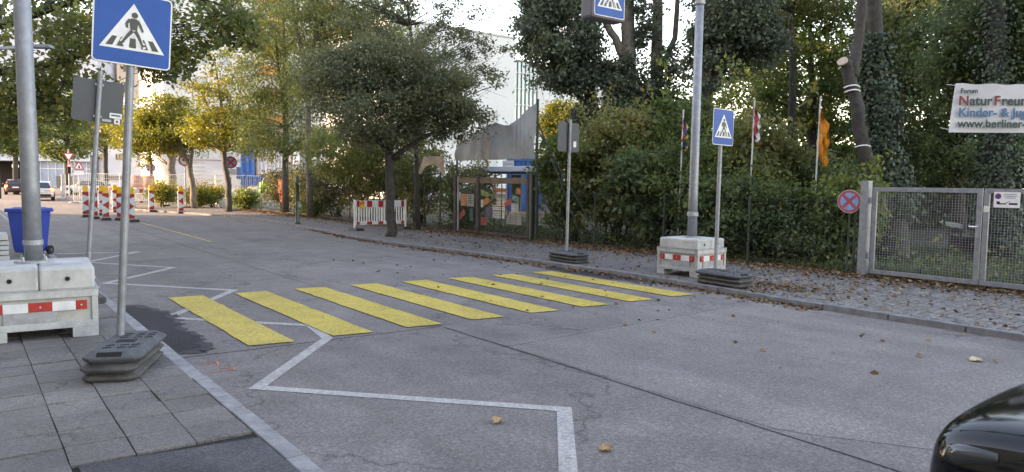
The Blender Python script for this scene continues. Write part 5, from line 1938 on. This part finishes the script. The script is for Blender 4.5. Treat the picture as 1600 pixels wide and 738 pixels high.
# yellow street trees by the roadworks
b_ = (11.5, 40.3, 0.085)
tree('street_tree', 'yellowing street tree with wavy trunk beside the no stopping sign', 'tree', b_,
     [[(b_, 0.17), (A(357, 290, 39.3), 0.15), (A(352, 262, 39.3), 0.14), (A(350, 225, 39.3), 0.12), (A(345, 160, 39.3), 0.07), (A(335, 90, 39.3), 0.03)], [(A(350, 225, 39.3), 0.08), (A(372, 180, 39.3), 0.05), (A(378, 110, 39.3), 0.025)], [(A(350, 215, 39.3), 0.07), (A(322, 160, 39.3), 0.04), (A(300, 110, 39.3), 0.02)]],
     [E_(350, 205, 39.3, 58, 32, 0, 52, 0.6, 120), E_(340, 150, 39.3, 50, 45, 0, 26, 0.55, 75), E_(350, 95, 39.3, 40, 40, 0, 16, 0.5, 60), E_(385, 190, 39, 35, 30, 0, 22, 0.5, 90)],
     LYEL, BARKG, 0.15, 60, seed=12, limb_r=0.045)
b_ = (11.0, 45.2, 0.085)
tree('street_tree', 'leaning street tree with bright yellow crown behind the round arrow sign', 'tree', b_,
     [[(b_, 0.19), (A(301, 290, 43), 0.17), (A(297, 262, 43), 0.15), (A(283, 235, 43.2), 0.12), (A(268, 190, 43.4), 0.06)], [(A(297, 262, 43), 0.12), (A(302, 225, 43), 0.09), (A(300, 180, 43), 0.05)]],
     [E_(265, 205, 43.5, 58, 38, 0, 66, 0.7, 130), E_(255, 170, 43.5, 45, 26, 0, 26, 0.65, 110), E_(300, 215, 43, 40, 24, 0, 26, 0.6, 110), E_(225, 225, 43.5, 35, 20, 0, 20, 0.5, 90)],
     LYEL, BARKL, 0.16, 50, seed=13, limb_r=0.05)
b_ = (11.7, 54.2, 0.06)
tree('street_tree', 'straight sunlit street tree farther down behind the beacons', 'tree', b_,
     [[(b_, 0.3), (A(268, 260, 50.5), 0.26), (A(266, 225, 50.5), 0.22), (A(262, 190, 50.5), 0.1)]],
     [E_(250, 215, 50.5, 60, 26, 0, 44, 0.7, 100), E_(215, 205, 50.5, 40, 30, 0, 30, 0.7, 100), E_(290, 190, 51, 50, 40, 0, 30, 0.8, 90)],
     LYEL, BARKL, 0.18, 40, seed=14)
b_ = (11.2, 58.0, 0.05)
tree('street_tree', 'thin sunlit young tree beside the zebra sign pole at the roadworks', 'tree', b_,
     [[(b_, 0.14), (A(236, 260, 53), 0.11), (A(232, 220, 53), 0.07)]],
     [E_(205, 205, 53, 45, 34, 0, 44, 0.7, 100), E_(228, 255, 53, 18, 10, 0, 7, 0.4, 40)], LYEL, BARKL, 0.18, 25, seed=15)
# far green trees at the street end
for px, py, d, rx, ry, sd_, lm, lab in ((105, 195, 78, 55, 55, 20, LMID, 'green street tree beyond the waiting cars, behind the thin sign pole'), (165, 190, 84, 50, 45, 21, LOLV, 'olive green tree in front of the white building with small windows'),
                                        (25, 205, 72, 48, 38, 22, LMID, 'green tree at the street end before the bridging building'), (-5, 185, 58, 24, 36, 23, LYEL, 'bright yellow sunlit tree at the near side of the street end')):
    g = ground(px, 300)
    p = A(px, 292, d)
    p = (p[0], p[1], 0.0)
    tree('street_tree', lab, 'tree', p, [[(p, 0.28), (A(px, 240, d), 0.22), (A(px + 3, 180, d), 0.1)]],
         [E_(px, py, d, rx, ry, 0, 55, 1.0, 110), E_(px - rx * .3, py + ry * .5, d, rx * .6, ry * .5, 0, 20, 0.9, 90)], lm, BARKD, 0.28, 30, seed=sd_, limb_r=.08)
# big overhanging tree on the near pavement
b_ = (-3.2, 20.5, 0.08)
tree('maple_tree', 'large maple reaching over the street from the near pavement, leaves hanging above the signs', 'tree', b_,
     [[(b_, 0.4), ((-3.1, 20.5, 3), 0.33), ((-2.8, 20.4, 6), 0.28), ((-2.2, 20.3, 10), 0.12)], [((-2.9, 20.4, 4.2), 0.2), (A(-40, 120, 19), 0.13), (A(90, 100, 18.5), 0.07), (A(200, 60, 18), 0.03)],
      [((-2.8, 20.4, 5.2), 0.18), (A(0, 40, 19), 0.12), (A(180, -20, 18), 0.06), (A(320, 0, 17.5), 0.03)], [(A(-40, 120, 19), 0.08), (A(60, 150, 18.5), 0.045), (A(130, 180, 18.5), 0.02)]],
     [E_(40, 60, 18.5, 120, 90, 0, 56, 0.48, 42), E_(170, 40, 18.2, 110, 70, 0, 42, 0.48, 40), E_(300, 20, 17.8, 95, 60, 0, 44, 0.48, 46), E_(265, 95, 18, 40, 45, 0, 18, 0.42, 60), E_(95, 150, 18.5, 80, 50, 0, 34, 0.45, 60), E_(20, 170, 19, 60, 60, 0, 26, 0.45, 60),
      E_(50, -120, 19, 330, 110, 0, 44, 0.7, 40), E_(380, 55, 18, 30, 40, 0, 12, 0.4, 50)],
     LMAP, BARKD, 0.155, 110, seed=31, limb_r=0.05, up=0.9)
# poplars
tree('poplar_tree', 'poplar with dense dark crown spreading beside the white building', 'tree', A(940, 340, 30),
     [[(A(940, 345, 30), 0.36), (A(930, 250, 30), 0.32), (A(925, 190, 30), 0.3), (A(920, 120, 30), 0.22), (A(900, 20, 30), 0.1)], [(A(928, 185, 30), 0.14), (A(890, 130, 29.5), 0.11), (A(863, 98, 29.3), 0.08), (A(845, 60, 29), 0.04)]],
     [E_(875, 55, 29.5, 62, 62, 0, 90, 0.55, 150), E_(840, 30, 29.5, 38, 50, 0, 40, 0.5, 130), E_(905, 110, 29.5, 45, 38, 0, 44, 0.5, 130), E_(875, 120, 29.3, 40, 30, 0, 26, 0.45, 100), E_(915, 185, 29.5, 22, 30, 0, 20, 0.5, 120), E_(880, -50, 29.5, 80, 60, 0, 40, .7, 110)],
     LPOP, BARKG, 0.16, 50, seed=41, limb_r=0.06)
tree('poplar_tree', 'ivy-wrapped poplar with forked limbs and sunlit upper trunk behind the light box', 'tree', A(985, 340, 29),
     [[(A(985, 345, 29), 0.42), (A(985, 240, 29), 0.36), (A(984, 120, 29), 0.3), (A(982, 0, 29), 0.26), (A(978, -120, 29), 0.2)], [(A(983, 110, 29), 0.2), (A(962, 60, 29), 0.15), (A(940, 25, 29), 0.13), (A(915, -40, 29), 0.08)],
      [(A(1000, 250, 29.5), 0.3), (A(1024, 170, 29.5), 0.26), (A(1027, 60, 29.5), 0.22), (A(1026, -80, 29.5), 0.18)], [(A(1027, 120, 29.5), 0.12), (A(1055, 60, 29.3), 0.11), (A(1062, -60, 29.3), 0.08)]],
     [E_(985, 150, 29, 40, 60, 0, 56, 0.5, 130), E_(1027, 190, 29.3, 34, 60, 0, 56, 0.5, 130), E_(955, 150, 29, 28, 50, 0, 26, 0.45, 100), E_(1000, 40, 29, 26, 50, 0, 22, 0.45, 90), E_(1045, 130, 29, 24, 60, 0, 26, 0.45, 90), E_(1060, 190, 29, 26, 50, 0, 26, .5, 110), E_(1000, -80, 29, 110, 50, 0, 40, .7, 110)],
     LPOP, BARKL, 0.15, 40, seed=42, limb_r=0.06)
tree('poplar_tree', 'dark poplar with curved bare limb right behind the tall galvanised pole', 'tree', A(1094, 345, 27),
     [[(A(1094, 350, 27), 0.42), (A(1094, 250, 27), 0.38), (A(1098, 120, 27), 0.34), (A(1102, 0, 27), 0.3), (A(1105, -120, 27), 0.22)], [(A(1097, 150, 27), 0.16), (A(1118, 122, 26.8), 0.14), (A(1140, 98, 26.6), 0.12), (A(1148, 70, 26.5), 0.08), (A(1150, 20, 26.5), 0.05)]],
     [E_(1160, 40, 26.5, 52, 50, 0, 80, 0.5, 150), E_(1110, 90, 26.8, 40, 60, 0, 44, 0.5, 120), E_(1185, 70, 26.5, 40, 40, 0, 40, 0.5, 130), E_(1140, 0, 26.5, 60, 40, 0, 40, 0.5, 130), E_(1125, 60, 26.5, 30, 26, 0, 18, .45, 110), E_(1140, -80, 26.5, 90, 60, 0, 40, .7, 120), E_(1080, 215, 27, 30, 40, 0, 24, .5, 110)],
     LPOP, BARKG, 0.15, 50, seed=43, limb_r=0.06)
# yellow sunlit bush and a wood behind
tree('yellow_tree', 'bright yellow sunlit small tree beyond the garden gate banner', 'tree', A(885, 300, 44),
     [[(A(885, 305, 44), 0.16), (A(883, 240, 44), 0.13), (A(878, 190, 44), 0.06)]], [E_(882, 192, 44, 40, 32, 0, 66, 0.6, 130), E_(900, 225, 44, 36, 26, 0, 36, 0.6, 110)], LYEL, BARKG, 0.16, 25, seed=44)
# trees filling the park on the gate side
for i, (px, py, d, rx, ry, n, lm, bark, lab, bx) in enumerate((
        (1262, 90, 31, 90, 125, 150, LMID, BARKD, 'light green tree behind the flagpoles', 1265), (1300, 200, 34, 70, 80, 90, LMID, BARKD, 'low green tree filling the gap behind the orange flag', 1290),
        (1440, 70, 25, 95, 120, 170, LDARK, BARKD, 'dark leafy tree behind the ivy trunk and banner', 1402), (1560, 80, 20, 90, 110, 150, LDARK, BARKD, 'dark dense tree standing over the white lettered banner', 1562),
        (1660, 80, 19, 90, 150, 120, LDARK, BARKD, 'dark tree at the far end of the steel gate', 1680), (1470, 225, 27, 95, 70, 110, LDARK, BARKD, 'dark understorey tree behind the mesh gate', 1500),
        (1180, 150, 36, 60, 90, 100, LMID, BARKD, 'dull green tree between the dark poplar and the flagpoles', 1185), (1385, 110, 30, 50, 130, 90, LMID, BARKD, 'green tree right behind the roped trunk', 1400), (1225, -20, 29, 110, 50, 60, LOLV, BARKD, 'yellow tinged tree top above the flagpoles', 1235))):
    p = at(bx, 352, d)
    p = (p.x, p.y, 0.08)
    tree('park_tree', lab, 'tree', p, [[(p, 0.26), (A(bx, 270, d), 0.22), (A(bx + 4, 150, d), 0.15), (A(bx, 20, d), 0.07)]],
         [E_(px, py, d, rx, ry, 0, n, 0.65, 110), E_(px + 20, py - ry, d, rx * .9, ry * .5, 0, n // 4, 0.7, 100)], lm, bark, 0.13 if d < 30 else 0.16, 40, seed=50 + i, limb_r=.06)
# ivy tree at the gate: twin stems, cut stub, ropes
p = at(1392, 424, 17.3)
b_ = (p.x, p.y, 0.06)
root = tree('ivy_tree', 'twin-stemmed tree by the gate post, one stem clad in ivy, the other cut and roped', 'tree', b_,
            [[(b_, 0.42), (A(1390, 330, 17.4), 0.3), (A(1382, 240, 17.5), 0.22), (A(1370, 110, 17.5), 0.17), (A(1366, 0, 17.5), 0.16), (A(1362, -120, 17.5), 0.13)],
             [(A(1385, 330, 17.2), 0.2), (A(1362, 290, 17.0), 0.165), (A(1350, 240, 16.9), 0.15), (A(1338, 170, 16.9), 0.145), (A(1326, 110, 16.9), 0.15), (A(1319, 97, 16.9), 0.13)],
             [(A(1333, 120, 16.9), 0.13), (A(1336, 90, 16.9), 0.13), (A(1343, 50, 17), 0.12), (A(1350, -60, 17), 0.1)]],
            [E_(1350, -140, 17.3, 120, 60, 0, 40, 0.6, 90)], LDARK, BARKD, 0.12, 20, seed=61)
for y in (136, 143, 229):
    pr = at({136: 1331, 143: 1332, 229: 1348}[y], y, 16.9) - Vector(b_)
    MB().tube([(pr.x + 0.165 * cos(a), pr.y + 0.165 * sin(a), pr.z + 0.02 * sin(a * 2)) for a in [2 * pi * k / 14 for k in range(15)]], 0.017, 5).build('rope', WHITE, root)
pr = at(1317, 97, 16.85) - Vector(b_)
MB().tube([pr, pr + Vector((-0.03, 0.0, 0.02))], 0.12, 12).build('cut_face', mat('cut_wood', (0.4, 0.32, 0.24), 0.8, 0.2, 10), root)


def ivy_on(parent, base, path, n, seed, thick=0.16):
    rng = np.random.default_rng(seed)
    P = [(Vector(p) - Vector(base), r) for p, r in path]
    C, N = [], []
    for k in range(n):
        i = rng.integers(0, len(P) - 1)
        t = rng.uniform()
        c = P[i][0].lerp(P[i + 1][0], t)
        r = P[i][1] * (1 - t) + P[i + 1][1] * t
        a = rng.uniform(0, 2 * pi)
        bump = 1 + 0.35 * sin(c.z * 3 + a * 2)
        rr = r + abs(rng.normal()) * thick * bump
        C.append((c.x + rr * cos(a), c.y + rr * sin(a), c.z))
        N.append((cos(a), sin(a), 0.25))
    leaf_obj('ivy', C, 0.085, LIVY, parent, None, rng, asp=0.85, normal=np.array(N))


ivy_on(root, b_, [(A(1391, 345, 17.4), 0.32), (A(1389, 300, 17.4), 0.36), (A(1384, 250, 17.5), 0.33), (A(1376, 180, 17.5), 0.26), (A(1368, 110, 17.5), 0.2), (A(1363, 55, 17.5), 0.14)], 9000, 62)
p = at(1562, 400, 18.6)
b2 = (p.x, p.y, 0.06)
r2 = tree('ivy_tree', 'thick ivy-covered trunk behind the second gate wing, under the lettered banner', 'tree', b2, [[(b2, 0.4), (A(1562, 300, 18.6), 0.32), (A(1560, 200, 18.6), 0.28), (A(1556, 40, 18.6), 0.2), (A(1552, -130, 18.6), 0.14)]], [], LDARK, BARKD, 0.1, 0, seed=63)
ivy_on(r2, b2, [(A(1562, 390, 18.6), 0.42), (A(1562, 290, 18.6), 0.38), (A(1560, 200, 18.6), 0.34), (A(1557, 100, 18.6), 0.3), (A(1552, -60, 18.6), 0.22)], 6500, 64)


# shrubs along the fences
def shrub(name, lab, x, y, h, r, lm, lsz, n, seed, grp=None, stems=9, hang=0.3, cl=100):
    rng = np.random.default_rng(seed)
    root = thing(name, lab, 'shrub', (x, y, 0.08), 0, grp)
    mb = MB()
    cen, pts, tin = clumps([((0, 0, h * 0.62), (r, r, h * 0.4), n, 0.45, cl), ((0, 0, h * 0.3), (r * .9, r * .9, h * 0.22), n // 7, 0.4, cl)], rng)
    sp_c, sp_p, sp_t = [], [], []
    for k in range(7):
        a = rng.uniform(0, 2 * pi)
        rr = r * rng.uniform(0.5, 1.15)
        zt = h * rng.uniform(0.85, 1.28)
        p0, p1 = Vector((rr * .2 * cos(a), rr * .2 * sin(a), h * .35)), Vector((rr * cos(a), rr * sin(a), zt))
        limb(mb, p0, p1, 0.014, 0.003, 0.25, 4, rng=rng)
        m_ = 60
        tt = rng.uniform(0.35, 1.0, m_)
        q_ = np.outer(1 - tt, p0) + np.outer(tt, p1) + rng.normal(size=(m_, 3)) * 0.13
        q_[:, 2] += (p1 - p0).length * 0.4 * (tt - tt ** 2)
        sp_p.append(q_)
        sp_t.append(rng.uniform(.4, 1, m_))
    pts = np.vstack([pts] + sp_p)
    tin = np.concatenate([tin] + sp_t)
    for k in range(stems):
        c = Vector(cen[k])
        limb(mb, (rng.uniform(-.3, .3) * r * .6, rng.uniform(-.3, .3) * r * .6, -0.02), c, 0.035, 0.008, 0.25, rng=rng)
    for k in range(stems, min(len(cen), stems * 4)):
        c = Vector(cen[k])
        limb(mb, (rng.uniform(-.4, .4) * r, rng.uniform(-.4, .4) * r, h * 0.3), c, 0.014, 0.004, 0.15, 3, rng=rng)
    mb.build('stems', BARKD, root, smooth=True)
    pts[:, 2] = np.maximum(pts[:, 2], 0.05)
    leaf_obj('foliage', pts, lsz, lm, root, tin, rng, hang=hang)


SH = [  # fence-side shrubs, from the garden gate towards the steel gate
    ('bush', 'olive green bush beside the leaning mast struts', 15.4, 17.2, 3.2, 1.1, LMID, .17, 45), ('bush', 'tall leafy bush behind the small grey sign back', 15.8, 15.6, 3.7, 1.3, LOLV, .15, 60),
    ('bush', 'dark broad bush between the small grey sign back and the tall pole', 15.6, 14.1, 2.7, 1.3, LDARK, .19, 50), ('bush', 'dark bush left of the tall pole, reaching over the fence'.replace(' left of', ' just before'), 15.6, 12.8, 2.9, 1.2, LMID, .09, 70),
    ('bush', 'low dark bush close behind the striped concrete block', 15.3, 11.6, 2.1, 1.1, LDARK, .14, 50), ('bush', 'thin-leaved bush right behind the small zebra sign', 15.6, 10.6, 2.0, 1.0, LMID, .08, 44),
    ('bush', 'light yellow-green bush standing between the two flagpoles', 17.0, 11.5, 3.4, 1.0, LOLV, .17, 40), ('bush', 'low sparse bush in front of the orange flag', 15.6, 9.6, 1.5, 1.0, LDARK, .1, 34),
    ('bush', 'yellow-green bush behind the round no stopping sign', 16.2, 8.8, 2.1, .75, LMID, .12, 34), ('bush', 'tall dark bush behind the pole of the striped block', 17.4, 14.6, 4.4, 1.5, LMID, .16, 70),
    ('bush', 'deep green bush in the second row behind the small zebra sign', 18.4, 13.2, 3.4, 1.4, LOLV, .14, 56), ('bush', 'dim bush in the second row below the orange flag', 18.4, 10.6, 2.5, 1.3, LDARK, .13, 50),
    ('bush', 'dim olive bush in the second row behind the small grey sign back', 17.4, 17.4, 4.2, 1.4, LOLV, .12, 60),
    ('bush', 'spreading bush beside the side gate and kerb tree', 14.9, 26.0, 3.0, 1.2, LOLV, .12, 50), ('bush', 'pale green arching bush above the striped barrier', 15.0, 28.2, 4.4, 1.7, LOLV, .13, 80),
    ('bush', 'arching bush with many thin stems behind the barrier end', 14.9, 30.8, 3.9, 1.5, LOLV, .13, 60), ('bush', 'brown-green hedge bush behind the green post', 14.6, 33.6, 2.4, 1.5, LGRY, .12, 60),
    ('bush', 'brown hedge bush beside the red cloth strip', 14.5, 36.4, 2.3, 1.4, LGRY, .12, 54), ('bush', 'brown hedge bush below the blue container', 14.3, 39.3, 2.2, 1.3, LGRY, .13, 50),
    ('bush', 'bright yellow-green low bush under the green tarpaulin', 13.1, 42.4, 1.0, .7, LMID, .13, 26), ('bush', 'low bush with white flecks at the hedge foot by the green post', 13.7, 34.0, .8, .8, LMID, .1, 24),
    ('bush', 'sunlit weedy bush between the single beacons', 9.9, 48.4, 1.3, .8, LYEL, .12, 26), ('bush', 'yellow sunlit bush at the foot of the leaning street tree', 11.6, 46.6, 1.2, .8, LYEL, .12, 28),
    ('bush', 'sunlit bush behind the round arrow sign foot', 12.6, 47.6, 1.1, .7, LYEL, .12, 20), ('bush', 'low dark bush under the arched sign', 15.2, 23.0, 1.6, .9, LDARK, .11, 34), ('bush', 'leafy bush behind the arched sign board', 15.9, 24.2, 2.7, 1.0, LOLV, .12, 36)]
for i, (nm, lab, x, y, h, r, lm, ls, n) in enumerate(SH):
    shrub(nm, lab, x, y, h, r, lm, ls, n, 100 + i)

# masses: wood behind, ground cover, grass, fallen leaves
rng = np.random.default_rng(77)
ells = []
for k in range(46):
    t_ = k / 45
    x, y = 32 + 12 * t_ + rng.uniform(-2, 2), 36 - 44 * t_
    hh = rng.uniform(3.2, 5.5)
    ells.append(((x, y, hh * .55), (2.2, 2.2, hh * .55), 26, 1.1, 80))
cen, pts, tin = clumps(ells, rng)
tag(leaf_obj('woods', pts, 0.3, LDARK, None, tin, rng), kind='stuff')
pts, n = [], 4500
x = 14.75 + rng.gamma(1.3, 1.0, n)
y = rng.uniform(5.5, 25, n)
z = 0.1 + rng.gamma(1.4, 0.13, n)
tag(leaf_obj('ground_cover', np.c_[x, y, z], 0.12, LDARK, None, None, rng, hang=0.2), kind='stuff')
n = 16000
x, y = 14.6 + 8 * rng.uniform(0, 1, n) ** 1.2, rng.uniform(2.5, 11.5, n)
tag(leaf_obj('grass', np.c_[x, y, 0.13 + rng.uniform(0, .07, n)], 0.16, LGRS, None, None, rng, hang=-2.5, up=0.0, asp=0.12), kind='stuff')


def fallen(xs, ys, zs):
    return np.c_[xs, ys, zs]


L_ = []
n = 9000       # litter along the far fence
y = rng.uniform(2.2, 24, n)
off = rng.gamma(1.5, 0.34, n)
fx = np.where(y < 8, 14.45, 14.5 - 0.045 * (y - 8))
L_.append(fallen(fx - off + 0.45, y, 0.098 + rng.uniform(0, 0.035, n) * np.exp(-off)))
n = 600        # on the cobbles
y = rng.uniform(2.0, 9.3, n)
L_.append(fallen(rng.uniform(10.65, 14.3, n), y, np.full(n, 0.098)))
n = 420        # round the stack by the zebra sign
L_.append(fallen(rng.normal(11.5, 0.5, n), rng.normal(7.4, 0.55, n), np.full(n, 0.1)))
n = 1300       # gutter
y = rng.uniform(6.0, 17.5, n)
kx_ = np.interp(y, [p[1] for p in KR], [p[0] for p in KR])
L_.append(fallen(kx_ - rng.gamma(1.2, 0.1, n) - 0.01, y, np.full(n, 0.012)))
n = 700
y = rng.uniform(17, 26, n)
kx_ = np.interp(y, [p[1] for p in KR], [p[0] for p in KR])
L_.append(fallen(kx_ - rng.gamma(1.2, 0.08, n), y, np.full(n, 0.012)))
n = 90         # scattered over road and pavement
L_.append(fallen(rng.uniform(6.5, 10.3, n), rng.uniform(2.8, 16, n), np.full(n, 0.014)))
n = 500
L_.append(fallen(rng.uniform(10.6, 13.6, n), rng.uniform(9, 24, n), np.full(n, 0.096)))
n = 5200       # along the hedge
y = rng.uniform(24, 44, n)
L_.append(fallen(13.6 - 0.03 * (y - 24) - rng.gamma(1.4, 0.28, n) + 0.3, y, 0.097 + rng.uniform(0, .03, n)))
n = 2500       # inside the park
L_.append(fallen(rng.uniform(14.6, 21, n), rng.uniform(2.5, 10, n), rng.uniform(.12, .2, n)))
P_ = np.vstack(L_)
keep = ~((P_[:, 2] > .09) & (P_[:, 0] < np.interp(P_[:, 1], [p[1] for p in KR], [p[0] for p in KR]) + 0.02))
tag(leaf_obj('fallen_leaves', P_[keep], 0.075, LFALL, None, None, rng, up=3.0, asp=0.75), kind='stuff')


def single_leaf(loc, size, rz, lab, M):
    n = 7
    vs, fs = [], []
    for s_ in range(2):
        for k in range(n):
            t_ = k / (n - 1)
            w_ = size * 0.42 * sin(pi * min(1, t_ * 1.02)) ** 0.7 * (1 + 0.3 * sin(t_ * 14))
            vs.append(((t_ - .5) * size, (w_ if s_ else -w_) * 1.0, 0.006 + 0.012 * abs(sin(t_ * 3)) + (0.022 if s_ else 0.008)))
    for k in range(n):
        vs.append(((k / (n - 1) - .5) * size, 0, 0.004))
    for k in range(n - 1):
        fs += [(k, k + 1, 2 * n + k + 1, 2 * n + k), (2 * n + k, 2 * n + k + 1, n + k + 1, n + k)]
    o = MB().add(vs, fs).build('fallen_leaf', M, None, loc, rz)
    o.modifiers.new('t', 'SOLIDIFY').thickness = 0.0015
    tag(o, lab, 'leaf', 'single leaves on the carriageway')


TAN = mat('leaf_tan', (0.42, 0.27, 0.14), 0.7, 0.25, 20)
PALE = mat('leaf_pale', (0.5, 0.4, 0.25), 0.7, 0.2, 20)
single_leaf((3.3, 4.53, 0.001), 0.105, 0.3, 'curled tan leaf lying inside the bent white line', TAN)
single_leaf((3.57, 3.61, 0.001), 0.1, -0.4, 'tan leaf lying on the asphalt just outside the bent white line', TAN)
single_leaf((8.76, 3.24, 0.003), 0.15, -0.5, 'pale leaf lying alone on the carriageway near the parked car', PALE)
